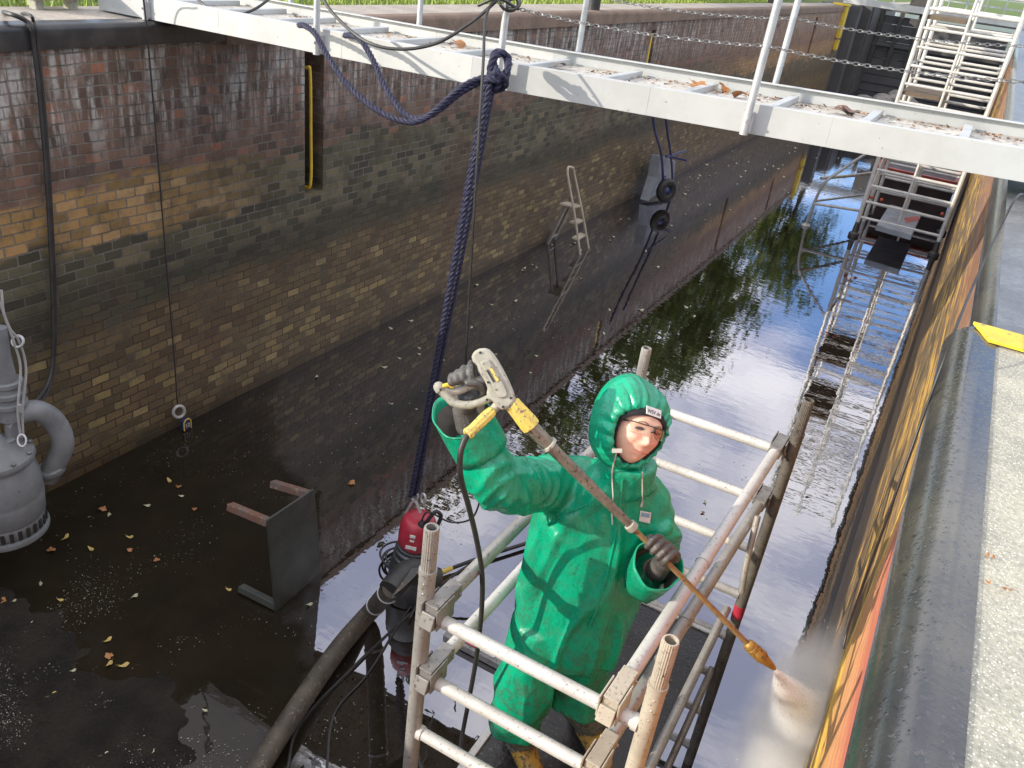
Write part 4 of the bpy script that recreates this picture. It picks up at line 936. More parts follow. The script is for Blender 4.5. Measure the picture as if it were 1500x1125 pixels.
# ------------------------------------------------------------------ stepladder
sl_ = thing('stepladder', (-4.6, 10.85, WATER), 'aluminium stepladder standing in shallow water against the left wall', 'ladder')
f0, f1 = V((-4.37, 10.74, WATER)), V((-4.40, 11.10, WATER)); t0, t1 = on(832, 247, 0, -4.66), on(842, 250, 0, -4.66)
dz_ = on(836, 300, 0, -4.6)
b = MB(); fA = smooth_path([f0, f0.lerp(t0, .5), t0 + V((0, 0, -.05)), t0.lerp(t1, .5) + V((0, 0, .03)), t1 + V((0, 0, -.05)), f1.lerp(t1, .5), f1], 6); b.tube(fA, .017, 8); b.build('front_frame', M['alu_dusty'], sl_)
g0, g1 = on(802, 357, 2, WATER), on(812, 350, 2, WATER); pl0, pl1 = on(828, 303, 0, -4.68), on(850, 300, 0, -4.68)
for a_, c_ in ((g0, pl0), (g1, pl0 + V((.0, .2, .0)))):
    b = MB(); b.beam(a_, c_, .03, .045); b.build('rear_leg', M['alu'], sl_, False)
b = MB(); b.beam(g0.lerp(pl0, .15), g1.lerp(pl0 + V((0, .2, 0)), .15), .02, .03); b.build('rear_stay', M['alu'], sl_, False)
for k, s_ in enumerate((.18, .37, .56)):
    a_ = f0.lerp(t0, s_); c_ = f1.lerp(t1, s_); b = MB(); dpt = .10 if k < 2 else .22
    b.prism([a_ + V((0, 0, 0)), c_, c_ + V((-dpt, 0, 0)), a_ + V((-dpt, 0, 0))], .025, (0, 0, 1)); b.build('step' if k < 2 else 'platform', M['alu_dusty'], sl_, False)

# ------------------------------------------------------------------ wheelbarrow stood on its nose
wb = thing('wheelbarrow', (-4.62, 14.5, WATER), 'grey tray wheelbarrow with blue frame stood upright by the wall', 'wheelbarrow')
X_ = -4.62
def bp(u, v, x=X_): return on(u, v, 0, x)
b = MB()
r1 = [bp(938, 292, -4.80), bp(938, 290, -4.42)]
low = [bp(937, 292, -4.82), bp(948, 257, -4.82), bp(954, 225, -4.82), bp(975, 232, -4.82), bp(973, 262, -4.82)]
hi = [p + V((.20, .0, 0)) for p in low]; hi[0] = low[0] + V((.16, 0, 0))
b.add(low + hi, [(0, 1, 2, 3, 4), (9, 8, 7, 6, 5), (0, 5, 6, 1), (1, 6, 7, 2), (2, 7, 8, 3), (3, 8, 9, 4), (4, 9, 5, 0)])
b.build('tray', M['barrow_tray'], wb, False, bevel=.015)
for dx_ in (0, 14):
    b = MB(); b.tube(smooth_path([bp(955 + dx_ * 1.3, 150, -4.50), bp(959 + dx_ * 1.3, 190, -4.50), bp(968 + dx_, 222, -4.50), bp(971 + dx_, 258, -4.50), bp(969 + dx_, 285, -4.50)]), .022, 8); b.build('handle', M['blue_steel'], wb)
b = MB(); b.tube([bp(975, 228, -4.82), bp(975, 228, -4.82) + V((.42, 0, 0))], .018, 8); b.tube(smooth_path([bp(976, 230, -4.5), bp(988, 226, -4.5), bp(1003, 221, -4.5)]), .02, 8); b.tube([bp(953, 282, -4.7), bp(975, 258, -4.6)], .018, 8); b.build('leg', M['blue_steel'], wb)
wc = bp(976, 279, -4.40)
wh = MB(); wh.torus(wc, (.9, -.5, .05), .14, .075, 36, 12); wo = wh.build('wheel', M['tyre'], wb)
b = MB(); b.lathe([(.02, -.05), (.075, -.03), (.08, 0), (.075, .03), (.03, .05), (.02, .07)], wc, (.9, -.5, .05), 24); b.build('rim', M['blue_steel'], wo)
# ------------------------------------------------------------------ the person
from mathutils.bvhtree import BVHTree
PO = V((-.68, 2.27, -2.20))
pe = thing('person', PO, 'person in a green hooded rain suit raising a pressure lance on the scaffold', 'person')
Lv = V((.90, .43, 0)).normalized(); Fv = V((.43, -.90, 0)).normalized(); Uv = V((0, 0, 1))
hz = camdir(.36, -.10, .92).normalized(); hy = camdir(.33, .94, .1); hy = (hy - hz * hy.dot(hz)).normalized(); hx = hy.cross(hz)
HC = P(930, 625, 2.60)
def H(x, y, z): return HC + hx * x + hy * y + hz * z
def G(x, y, x0, y0, rx_, ry_): return math.exp(-((x - x0) / rx_) ** 2 - ((y - y0) / ry_) ** 2)
def head_rows(off=0.0, nu=110, nv=110):
    rows = []
    for j in range(nv + 1):
        th = math.pi * (j + .05) / (nv + .1); row = []
        for i in range(nu):
            ph = 2 * math.pi * i / nu; sx, sy, sz = math.sin(th) * math.sin(ph), math.cos(th), math.sin(th) * math.cos(ph)
            lo = max(0, -sy); x = (.083 + off) * sx * (1 - .30 * lo ** 1.8); y = (.121 + off) * sy * (.93 if sy > 0 else 1); z = (.098 + off) * sz * (1 - (.10 if sz > 0 else .35) * lo ** 2)
            if sz > 0 and off == 0:
                k = min(1, sz * 2.2)
                z -= .006 * k
                dz = G(x, y, 0, -.040, .0105, .012) * .017 + G(x, y, 0, -.018, .008, .02) * .013
                for s_ in (-1, 1):
                    dz += G(x, y, s_ * .0135, -.044, .0075, .0075) * .009 - G(x, y, s_ * .031, .0, .016, .010) * .010 + G(x, y, s_ * .028, .020, .022, .008) * .005 + G(x, y, s_ * .043, -.032, .019, .017) * .009
                    dz -= G(x, y, s_ * .032, -.054, .005, .014) * .004
                dz += G(x, y, 0, -.066, .021, .0045) * .006 + G(x, y, 0, -.076, .017, .0048) * .007 - G(x, y, 0, -.0708 + .12 * abs(x) - .0005, .026, .0018) * .006 + G(x, y, 0, -.099, .018, .013) * .008
                z += dz * k
            row.append(H(x, y, z))
        rows.append(row)
    return rows
b = MB(); b.rings(head_rows())
for s_ in (-1, 1): b.ell(H(s_ * .083, -.004, -.008), (.008, .03, .018), Matrix((hx, hy, hz)).transposed(), 12, 10)
SH_R, SH_L = P(812, 715, 2.82), P(938, 742, 2.84)
EL_R, WR_R = P(722, 705, 2.54), P(688, 622, 2.50)
EL_L, WR_L = P(945, 838, 2.84), P(971, 823, 2.68)
NK = P(915, 712, 2.76); CH = P(882, 770, 2.88); PV = P(828, 915, 3.10)
b.tube([H(0, -.06, -.03), NK, NK.lerp(CH, .4)], [.052, .058, .075], 20)
def ellring(c, a, d, n=40, mod=None):
    return [c + Lv * math.cos(2 * math.pi * k / n) * a * (mod(k / n) if mod else 1) + Fv * math.sin(2 * math.pi * k / n) * d * (mod(k / n) if mod else 1) for k in range(n)]
b.rings([ellring(NK, .07, .05), ellring(NK.lerp(CH, .3), .15, .085), ellring(CH, .165, .10), ellring(CH.lerp(PV, .6), .13, .085), ellring(PV, .15, .10)])
FA, FB = V((-.805, 2.21, -2.20)), V((-.60, 2.44, -2.20))
KA, KB = P(768, 1000, 3.19), P(848, 985, 3.27)
for s_, e_, w_ in ((SH_R, EL_R, WR_R), (SH_L, EL_L, WR_L)): b.tube([CH.lerp(s_, .6), s_, s_.lerp(e_, .5), e_, e_.lerp(w_, .4), w_], [.05, .042, .038, .032, .032, .025], 16, round_=True)
for k_, f_, sg in ((KA, FA, -1), (KB, FB, 1)): b.tube([PV + Lv * .08 * sg, PV.lerp(k_, .5) + Lv * .05 * sg, k_, k_.lerp(f_, .35), f_ + V((0, 0, .09)), f_ + V((0, 0, .055)) + Fv * .03], [.08, .065, .045, .038, .028, .024], 16, round_=True)
lipc = (.60, .20, .17); skin = skin_material('skin', [(H(0, -.071, .098) - PO, .012, lipc, .55), (H(.010, -.0705, .096) - PO, .010, lipc, .55), (H(-.010, -.0705, .096) - PO, .010, lipc, .55), (H(.042, -.03, .085) - PO, .026, (.80, .34, .27), .4), (H(-.042, -.03, .085) - PO, .026, (.80, .34, .27), .4), (H(0, -.042, .115) - PO, .013, (.78, .33, .26), .5)])
body = merged('body', b, skin, pe, .0042, 2)
# eyes, lids and brows
for s_ in (-1, 1):
    b = MB(); b.ell(H(s_ * .031, -.0005, .0775), (.0120, .0045, .0085), Matrix((hx, hy, hz)).transposed(), 18, 12); b.build('eye', M['eye'], pe)
    b = MB(); b.ell(H(s_ * .0325, -.001, .0858), (.0045, .0042, .0016), Matrix((hx, hy, hz)).transposed(), 12, 8); b.build('iris', M['steel_dark'], pe)
    b = MB(); b.tube(smooth_path([H(s_ * .018, .000, .0862), H(s_ * .026, .0028, .0885), H(s_ * .036, .0025, .087), H(s_ * .045, -.002, .080)]), .0022, 6, round_=True); b.tube(smooth_path([H(s_ * .019, -.002, .085), H(s_ * .031, -.0045, .087), H(s_ * .044, -.003, .080)]), .0014, 6); b.build('eyelid', M['lid'] if 'lid' in M else M['leaf_brown'], pe)
    b = MB(); b.tube(smooth_path([H(s_ * .013, .017, .0945), H(s_ * .026, .0225, .0925), H(s_ * .040, .0185, .083)]), [.0028] * 8 + [.002] * 9, 6, flat=.6, round_=True); b.build('eyebrow', M['brow'] if 'brow' in M else M['wood'], pe)
b = MB(); b.tube(smooth_path([H(-.024, -.0665, .0815), H(-.012, -.0705, .0915), H(0, -.0712, .0945), H(.012, -.0705, .0915), H(.024, -.0665, .0815)]), .0011, 6); b.build('mouth_line', M['pump_red'], pe)
# black cap showing round the face
def wrap_rows(rim, prof, n=96, zt=0.0):
    """prof: list of (z, rx, top, bottom, dx); ring k: superellipse around hz"""
    rows = []
    for q, (z, rx_, tp_, bt_, dx_, rip) in enumerate(prof):
        row = []
        for k in range(n):
            a = 2 * math.pi * k / n; ca, sa = math.cos(a), math.sin(a)
            ry_ = tp_ if sa > 0 else bt_; ex = (.92 if q < 7 else 1.10) if sa > 0 else 1.0
            px = rx_ * math.copysign(abs(ca) ** (1.0 if q < 7 else .95), ca); py = ry_ * math.copysign(abs(sa) ** ex, sa)
            r = 1 + rip * (math.sin(a * 27 + 2 * math.sin(a * 3)) * .6 + math.sin(a * 15 + 1.3) * .5)
            row.append(H(px * r + dx_, py * r, z + rip * .08 * math.sin(a * 19) + zt * max(0, 1 - q / 6) * (sa - .2)))
        rows.append(row)
    return rows
b = MB(); b.rings(wrap_rows(0, [(.044, .074, .043, .104, -.008, 0), (.058, .077, .045, .107, -.008, 0), (.060, .081, .052, .112, -.008, 0), (.050, .086, .075, .117, -.005, 0), (.030, .088, .100, .120, 0, 0), (.0, .089, .116, .122, 0, 0), (-.05, .080, .108, .11, 0, 0), (-.09, .05, .07, .07, 0, 0), (-.10, .01, .01, .01, 0, 0)], 96, .040), caps=False)
bn = b.build('black_cap', M['black_cloth'], pe)
md = bn.modifiers.new('s', 'SOLIDIFY'); md.thickness = .003; md.offset = 1
# hood
hp = [(.052, .083, .056, .112, -.012, .0), (.066, .086, .058, .114, -.012, .030), (.072, .093, .066, .119, -.012, .045), (.068, .102, .084, .124, -.011, .045), (.056, .110, .110, .130, -.010, .030), (.034, .117, .134, .134, -.010, .014), (.0, .121, .150, .138, -.012, .008), (-.035, .122, .162, .142, -.012, .004), (-.07, .118, .168, .142, -.012, .002), (-.10, .100, .148, .13, -.010, 0), (-.13, .066, .10, .10, -.01, 0), (-.145, .02, .03, .03, -.01, 0)]
b = MB(); b.rings(wrap_rows(0, [(z_ - (.010 if i_ < 6 else 0), *rest) for i_, (z_, *rest) in enumerate(hp)], 160, .028), caps=False)
hood = b.build('hood', M['suit'], pe, angle=0)
me = hood.data
for v in me.vertices:
    q = v.co; s_ = noise.noise(q * 7 + V((3, 1, 7))) * .014 + (1 - abs(noise.noise(q * V((9, 9, 5)) + V((9, 2, 2)))) * 2.5) * .004
    v.co += v.normal * s_ * (0.35 if (q + PO - HC).dot(hz) > .07 else 1)
md = hood.modifiers.new('s', 'SOLIDIFY'); md.thickness = .002; md.offset = -1
md = hood.modifiers.new('ss', 'SUBSURF'); md.levels = 1; md.render_levels = 1
# ---- suit: torso, arms and legs of the coverall as one cloth surface
def lobes(k, a1, a2, ph): return lambda s: 1 + a1 * math.sin(2 * math.pi * s * 5 + ph) + a2 * math.sin(2 * math.pi * s * 9 + ph * 2.3)
b = MB()
sec = [(908, 690, 2.72, .085, .085, 0), (905, 702, 2.74, .115, .095, 0), (895, 716, 2.78, .175, .11, .01), (886, 735, 2.82, .215, .13, .015), (878, 765, 2.87, .225, .145, .02), (868, 800, 2.93, .222, .15, .03),
       (858, 840, 2.99, .222, .15, .035), (846, 880, 3.05, .222, .152, .04), (834, 915, 3.10, .215, .155, .04), (824, 945, 3.14, .200, .15, .03)]
b.rings([ellring(P(u, v, d), a, dd, 60, lobes(0, q, q * .6, 1.1 + v * .006)) for u, v, d, a, dd, q in sec])
la = [(800, 905, 3.07, .125), (786, 950, 3.10, .122), (776, 990, 3.15, .116), (766, 1020, 3.20, .108), (756, 1048, 3.26, .100), (753, 1064, 3.29, .098)]
lb = [(856, 905, 3.14, .12), (852, 950, 3.19, .112), (848, 985, 3.25, .105), (845, 1012, 3.30, .100), (842, 1030, 3.34, .100)]
for L_ in (la, lb): b.rings([ellring(P(u, v, d), r, r * .95, 40, lobes(0, .03, .015, v * .02)) for u, v, d, r in L_])
b.rings([ellring(P(u, v, d), a, c, 40) for u, v, d, a, c in ((912, 705, 2.74, .12, .10), (918, 693, 2.71, .098, .088), (922, 684, 2.685, .090, .082), (925, 674, 2.665, .086, .080))])   # collar
CR, CL_ = P(676, 606, 2.435), P(962, 824, 2.68)
def arm(pts, rads):
    pth_ = smooth_path(pts, 12); n = len(pth_); m_ = len(rads) - 1; rr_ = []
    for i in range(n):
        s_ = i / (n - 1) * m_; k = min(int(s_), m_ - 1); r = rads[k] + (rads[k + 1] - rads[k]) * (s_ - k)
        rr_.append(r * (1 + .018 * math.sin(i * 1.25 + 1) * (1 if 6 < i < n - 6 else .3)))
    b.tube(pth_, rr_, 36, round_=True)
arm([P(852, 712, 2.86), P(812, 706, 2.80), P(768, 712, 2.68), P(728, 706, 2.57), P(706, 668, 2.53), P(700, 658, 2.52)], [.115, .099, .090, .086, .078, .072])
arm([P(912, 735, 2.82), P(945, 738, 2.80), P(960, 775, 2.82), P(955, 825, 2.86), P(946, 848, 2.83), P(947, 849, 2.81)], [.10, .088, .080, .076, .070, .062])
def folds(co, n):
    q = co
    cz = (q - HC)
    a = noise.noise(V((q.x * 7, q.y * 7, q.z * 2.1))); a2 = noise.noise(V((q.x * 11, q.y * 11, q.z * 3.5)) + V((a * 2, 0, 3)))
    rel = 1.0
    dR = min((q - EL_R).length, (q - EL_R.lerp(SH_R, .5)).length)
    s_ = (1 - min(1, abs(a) * 4)) * .020 + a2 * .007 - .004 + noise.noise(V((q.x * 4, q.y * 4, q.z * 1.2))) * .016
    if dR < .24:   # bunched sleeve: folds across the arm
        fq = 60 + 30 * noise.noise(q * 3); ax = (q - EL_R).dot((SH_R - EL_R).normalized() if (q - EL_R).dot(SH_R - EL_R) > 0 else (WR_R - EL_R).normalized() * -1)
        w_ = max(0, 1 - dR / .24); wv = (1 - abs(math.sin(ax * 42 + noise.noise(q * 5) * 5 + a * 4)) * 1.7)
        s_ = s_ * (1 - w_) + w_ * (.0085 * wv + a2 * .009)
    if q.z < -1.75: s_ += .003 * math.sin(q.z * 60 + noise.noise(q * 6) * 5) * min(1, (-1.55 - q.z) * 3)
    # diagonal pull from the chest to the raised arm
    dg_ = (q - CH).dot(camdir(.8, .6, 0)); s_ += .006 * math.sin(dg_ * 60 + noise.noise(q * 5) * 4) * math.exp(-((q - P(800, 760, 2.75)).length / .16) ** 2)
    s_ += .007 * math.sin((q - EL_L).dot(camdir(.5, -.8, 0)) * 85 + noise.noise(q * 9) * 4) * math.exp(-((q - P(962, 780, 2.8)).length / .10) ** 2)
    return s_
suit = merged('rain_suit', b, M['suit'], pe, .0078, 5, folds)
md = suit.modifiers.new('s', 'SMOOTH'); md.factor = .5; md.iterations = 1
bvh = BVHTree.FromPolygons([v.co + PO for v in suit.data.vertices], [tuple(p.vertices) for p in suit.data.polygons])
def onsuit(u, v, off=.004, dflt=2.7):
    d = ray(u, v).normalized(); h = bvh.ray_cast(CAM, d)
    return (h[0] - d * off) if h[0] is not None else P(u, v, dflt)
# flap over the zip, chest badge, cords
b = MB(); pts = [onsuit(u, v, .001) for u, v in ((912, 702), (908, 740), (902, 780), (894, 820), (884, 860), (873, 895), (860, 925))]; pth_ = smooth_path(pts, 8)
b.tube(pth_, .0045, 8); b.build('zip_seam', M['suit'], pe)
b = MB(); b.tube(smooth_path([onsuit(u, v, .001) for u, v in ((772, 672), (790, 700), (800, 735), (803, 770))], 8), .0035, 6); b.tube(smooth_path([onsuit(u, v, .001) for u, v in ((800, 768), (830, 752), (862, 738))], 8), .003, 6); b.build('seam', M['suit'], pe)
q = [onsuit(u, v, .006) for u, v in ((938, 748), (954, 751), (952, 767), (936, 763))]; b = MB(); b.prism(q, .003, camdir(0, 0, 1)); bd = b.build('chest_badge', M['white'], pe, False)
qc = sum(q, V((0, 0, 0))) / 4; b = MB(); b.prism([qc.lerp(p, .75) + camdir(0, 0, .003) for p in (q[0], q[1], qc + (q[1] - q[0]) * .5, qc - (q[1] - q[0]) * .5)], .0015, camdir(0, 0, 1)); b.build('badge_print', M['badge_blue'] if 'badge_blue' in M else M['blue_tag'], bd, False)
for (cu, top_) in (([(896, 668), (897, 690), (897, 712), (898, 728), (896, 745), (897, 768)], 1), ([(941, 688), (941, 705), (941, 722), (941, 735)], 0)):
    pts = [H(-.085, -.085, .082) if top_ else H(.035, -.128, .062)] + [onsuit(u, v, .012, 2.6) for u, v in cu[1:]]
    b = MB(); b.tube(smooth_path(pts, 6), .0024, 6)
    if top_: b.box(pts[0], (.030, .012, .012), Matrix((camdir(1, 0, 0), camdir(0, 1, 0), camdir(0, 0, 1))).transposed())
    else: b.tube([pts[-1], pts[-1] - Uv * .02], .0035, 6)
    b.build('drawcord', M['cord'], pe)
# cap label with its print
lc = H(-.012, .0545, .086); lx = (hx * .95 - hz * .28 - hy * .05).normalized(); lz = (hz + hy * .35 + hx * .2).normalized(); lx = (lx - lz * lx.dot(lz)).normalized(); ly = lz.cross(lx)
lc = lc + lz * .012
b = MB(); b.box(lc, (.062, .026, .002), Matrix((lx, ly, lz)).transposed()); lab = b.build('cap_label', M['white'], pe, False)
text_mesh('label_print', 'WSV.de', .0165, lc + lz * .0014 - ly * .002, lx, ly, M['ink'], lab, .0004)
# safety glasses
gs = thing('x', PO, None, None); bpy.data.objects.remove(gs)
b = MB(); rows = []
for j in range(7):
    row = []
    for i in range(25):
        s_ = (i - 12) / 12; x = .068 * s_; z = .112 - .045 * abs(s_) ** 2.2
        cut = .010 * math.exp(-(s_ / .16) ** 2)
        y0_, y1_ = -.022 + cut * 1.6 + .004 * abs(s_), .014
        row.append(H(x, y0_ + (y1_ - y0_) * j / 6, z))
    rows.append(row)
b.rings(rows, caps=False, closed=False); gl_ = b.build('safety_glasses', M['lens'], pe, angle=0)
md = gl_.modifiers.new('s', 'SOLIDIFY'); md.thickness = .0015
b = MB(); b.tube([H(.068 * s_ / 12, .0145, .113 - .045 * abs(s_ / 12) ** 2.2) for s_ in range(-12, 13)], .0016, 6); b.tube([H(-.010, -.004, .116), H(0, .003, .118), H(.010, -.004, .116)], .0022, 6); b.tube([H(0, .003, .1165), H(0, .014, .1145)], .003, 6)
b.build('glasses_frame', M['ink'], gl_)
for s_ in (-1, 1):
    b = MB(); b.tube([H(s_ * .066, .012, .068), H(s_ * .079, .009, .03), H(s_ * .080, .003, -.02)], .0022, 6); b.build('temple', M['ink'], gl_)
# cuffs: open flared sleeve ends
def cuff(c0, c1, r0, r1, tilt=None):
    ax = (c1 - c0).normalized(); ref = camdir(1, 0, 0); nx = (ref - ax * ref.dot(ax)).normalized(); ny = ax.cross(nx); b = MB(); rows = []
    nax = ax if tilt is None else tilt
    for j in range(9):
        s_ = j / 8; r = r0 + (r1 - r0) * s_; row = []
        for k in range(48):
            a = 2 * math.pi * k / 48; w_ = 1 + .05 * math.sin(3 * a + 1) * s_ + .02 * math.sin(7 * a + 4 * s_)
            pnt = c0.lerp(c1, s_) + (nx * math.cos(a) + ny * math.sin(a)) * r * w_
            if tilt is not None: pnt = pnt + ax * (-(pnt - c1).dot(nax) * s_ * .9)
            row.append(pnt)
        rows.append(row)
    b.rings(rows, caps=False); o = b.build('cuff', M['suit'], pe, angle=0)
    md = o.modifiers.new('s', 'SOLIDIFY'); md.thickness = .003; md.offset = 1
    li = MB(); li.rings([[c0.lerp(c1, .0) + ((p - c0) * .90) for p in rows[2]], [p + (c1 - p) * .05 for p in rows[6]]], caps=False); li.build('lining', M['lining'], o)
    h = MB(); h.tube([p for p in rows[-1]] + [rows[-1][0]], .0028, 6, caps=False); h.build('hem', M['suit'], o)
cuff(P(706, 662, 2.525), P(675, 607, 2.475), .086, .084, camdir(-.05, .60, .80).normalized())
cuff(P(944, 852, 2.82), P(964, 828, 2.67), .068, .080)
# gloves
def finger(b, pts, r0=.0108, r1=.0088):
    pth_ = smooth_path(pts, 5); n = len(pth_); b.tube(pth_, [r0 + (r1 - r0) * i / (n - 1) for i in range(n)], 12, round_=True)
b = MB()
cR = Matrix((camdir(1, .15, 0).normalized(), camdir(-.15, 1, 0).normalized(), camdir(0, 0, 1))).transposed()
b.ell(P(688, 580, 2.445), (.047, .036, .022), cR); b.ell(P(681, 566, 2.45), (.040, .026, .019), cR); b.tube([P(686, 584, 2.445), P(680, 600, 2.47), P(690, 632, 2.50)], [.036, .036, .044], 16, round_=True)
for u, v, L_ in ((661.5, 556, 8), (670, 552, 10), (679, 547, 12), (690, 541, 14)):
    finger(b, [P(u + 6, v + 26, 2.452), P(u + 3, v + 8, 2.452), P(u + 1, v - L_ * .62, 2.425), P(u - 1, v - L_ * .35, 2.377), P(u - 1, v + L_ * .55, 2.366), P(u + 1, v + L_ * .85, 2.372)], .0108, .0095)
finger(b, [P(704, 588, 2.44), P(708, 572, 2.40), P(699, 563, 2.372), P(686, 561, 2.364)], .0125, .0105)
merged('glove', b, M['glove'], pe, .0034, 2)
b = MB(); cL = Matrix((camdir(.7, -.7, 0).normalized(), camdir(.7, .7, 0).normalized(), camdir(0, 0, 1))).transposed()
b.ell(P(980, 808, 2.625), (.045, .026, .022), cL); b.tube([P(978, 812, 2.63), P(972, 824, 2.67), P(962, 835, 2.72)], [.030, .032, .038], 16, round_=True)
for i, (s_, L_) in enumerate(((-1.45, 9), (-.5, 11), (.45, 11), (1.35, 9))):
    cu, cv = 967 + s_ * 8.6, 807 + s_ * 8.9
    finger(b, [P(cu + 14, cv - 6, 2.625), P(cu + 9, cv - 8, 2.585), P(cu + 2, cv - 3, 2.556), P(cu - 5, cv + 4, 2.560), P(cu - 7, cv + 7, 2.585)], .0112, .0095)
finger(b, [P(978, 800, 2.63), P(962, 790, 2.62), P(952, 788, 2.59), P(947, 792, 2.57)], .0125, .0105)
merged('glove', b, M['glove'], pe, .0034, 2)
# boots
for f_, top_ in ((FA, P(753, 1050, 3.27)), (FB, P(842, 1020, 3.33))):
    b = MB(); an = f_ + V((0, 0, .10)); pth_ = [top_, top_.lerp(an, .35), top_.lerp(an, .7), an, f_ + V((0, 0, .055))]
    b.rings([ellring(c, r * (1 + .03 * math.sin(i * 2.4)), r, 30) for i, (c, r) in enumerate(zip([top_, top_.lerp(an, .25), top_.lerp(an, .5), top_.lerp(an, .75), an, f_ + V((0, 0, .06))], [.088, .090, .086, .080, .072, .062]))])
    def crump(co, n): return .005 * math.sin(co.z * 120 + noise.noise(co * 7) * 4) + noise.noise(co * 20) * .004
    bt = merged('boot', b, M['boot_grey'], pe, .006, 2, crump)
    b = MB(); td = (Fv * .85 + Lv * .4).normalized()
    b.tube([f_ + V((0, 0, .045)) - td * .06, f_ + V((0, 0, .055)), f_ + V((0, 0, .055)) + td * .06, f_ + V((0, 0, .045)) + td * .13, f_ + V((0, 0, .04)) + td * .16], [.045, .055, .052, .048, .036], 20, round_=True)
    b.build('boot_foot', M['boot_yellow'], pe).parent = pe
    b = MB(); b.prism([f_ + V((0, 0, .008)) + td * a + td.cross(Uv) * c for a, c in ((-.10, -.035), (-.11, 0), (-.10, .035), (0, .04), (.12, .05), (.19, .03), (.20, 0), (.19, -.03), (.12, -.05), (0, -.04))], .024, Uv); b.build('boot_sole', M['tyre'], pe, False, bevel=.004)

# ------------------------------------------------------------------ pressure washer lance
gn = thing('pressure_lance', P(760, 600, 2.39), 'long muddy pressure washer lance with a yellow collar held across the body', 'pressure lance')
def plate(px, d, thick, mat, name, parent, bevel=.004):
    b = MB(); b.prism([P(u, v, d) for u, v in px], thick, camdir(0, 0, 1)); return b.build(name, mat, parent, True, bevel=bevel, angle=50, bseg=3)
bodyg = plate([(691, 523), (694, 515), (702, 511), (711, 510), (717, 512), (723, 518), (730, 528), (738, 542), (746, 558), (752, 572), (756, 584), (754, 590), (747, 597), (739, 601), (733, 599), (727, 594), (722, 589), (716, 585), (713, 577), (714, 569), (711, 560), (705, 552), (700, 544), (699, 536), (693, 530)], 2.392, .048, M['beige_plastic'], 'gun_body', gn, .009)
plate([(703, 531), (708, 528), (716, 527), (722, 536), (730, 549), (738, 563), (744, 577), (741, 582), (733, 583), (728, 580), (722, 566), (713, 549)], 2.366, .008, M['beige_plastic'], 'side_cover', gn, .003)
plate([(716, 538.5), (719.5, 536.5), (731, 557), (727.5, 559.5)], 2.3605, .003, M['yellow_plastic'], 'yellow_stripe', gn, .0005)
plate([(712.5, 543), (715, 541.5), (725, 559), (722.5, 560)], 2.3608, .003, M['ink'], 'dark_stripe', gn, .0005)
b = MB(); 
for u, v in ((703.5, 516.5), (715, 560), (748.5, 583), (737, 596), (713.5, 585.5), (645.5, 570.5)): b.tube([P(u, v, 2.372), P(u, v, 2.3645)], .0038, 12)
b.build('screw_hole', M['ink'], gn)
b = MB(); b.tube(smooth_path([P(717, 583, 2.392), P(704, 589, 2.392), P(690, 593, 2.392), P(676, 593, 2.392), P(664, 589, 2.392), P(655, 580, 2.392), P(646, 571, 2.392), P(643, 567, 2.392)], 6), [.0115] * 12 + [.0125] * 12 + [.0135] * 12 + [.0165] * 7, 16, round_=True); b.build('guard_loop', M['beige_plastic'], gn)
b = MB(); b.tube(smooth_path([P(646, 568, 2.394), P(660, 573, 2.396), P(675, 570, 2.398), P(692, 562, 2.398), P(710, 555, 2.396)], 6), [.014] * 25, 16, round_=True); b.build('grip_handle', M['beige_plastic'], gn)
b = MB(); b.tube([P(651, 565, 2.375), P(657, 563, 2.372), P(662, 566, 2.372)], .0065, 8, round_=True); b.build('trigger_lock', M['yellow_paint'], gn)
def ribbed(path, rads, mat, name, n=13, depth=.08):
    b = MB(); path = [V(p) for p in path]; ax = (path[-1] - path[0]).normalized(); ref = camdir(0, 0, 1); nx = (ref - ax * ref.dot(ax)).normalized(); ny = ax.cross(nx)
    b.rings([[p + (nx * math.cos(math.pi * k / n) + ny * math.sin(math.pi * k / n)) * r * (1 if k % 2 else 1 - depth) for k in range(2 * n)] for p, r in zip(path, rads)]); return b.build(name, mat, gn, True, angle=25)
A_, B__ = P(749, 590, 2.392), P(778, 625, 2.41)
ribbed([A_, A_.lerp(B__, .05), A_.lerp(B__, .85), B__, B__], [.020, .0245, .0295, .029, .02], M['yellow_plastic'], 'yellow_collar')
LD = lambda s_: 2.41 + .17 * s_
C2, C3, C4, C5, C6 = P(774, 622, 2.41), P(804, 652, 2.435), P(925, 771, 2.545), P(1096, 944, 2.70), P(1135, 980, 2.735)
ribbed([C2, C2.lerp(C3, .9), C3], [.0235, .0215, .020], M['lance'], 'barrel', 10, .10)
b = MB(); b.tube([C3, C3.lerp(C4, .02), C3.lerp(C4, .5), C4], [.019, .018, .0165, .0125], 18); b.build('barrel_tube', M['lance'], gn)
b = MB(); t_ = (C4 - C3).normalized()
b.lathe([(.018, -.006), (.027, -.004), (.028, .003), (.019, .007)], C3, t_, 24); b.build('ring', M['beige_plastic'], gn); b = MB(); b.lathe([(.012, -.012), (.0185, -.010), (.0195, 0), (.0185, .010), (.012, .013)], C4, t_, 24); b.build('ring', M['beige_plastic'], gn)
b = MB(); t2 = (C5 - C4).normalized()
b.tube([C4, C4.lerp(C5, .3), C4.lerp(C5, .7), C5], [.0085, .0088, .009, .0095], 12); b.build('spray_pipe', M['brown_rod'], gn)
b = MB(); t3 = (C6 - C5).normalized(); LN = (C6 - C5).length
b.lathe([(.009, -.01), (.015, -.005), (.020, .002), (.0205, .010), (.017, .012), (.021, .016), (.0215, .026), (.018, .028), (.0225, .034), (.022, LN * .52), (.018, LN * .6), (.010, LN * .92), (.006, LN), (.003, LN)], C5, t3, 24); b.build('nozzle', M['nozzle'], gn)
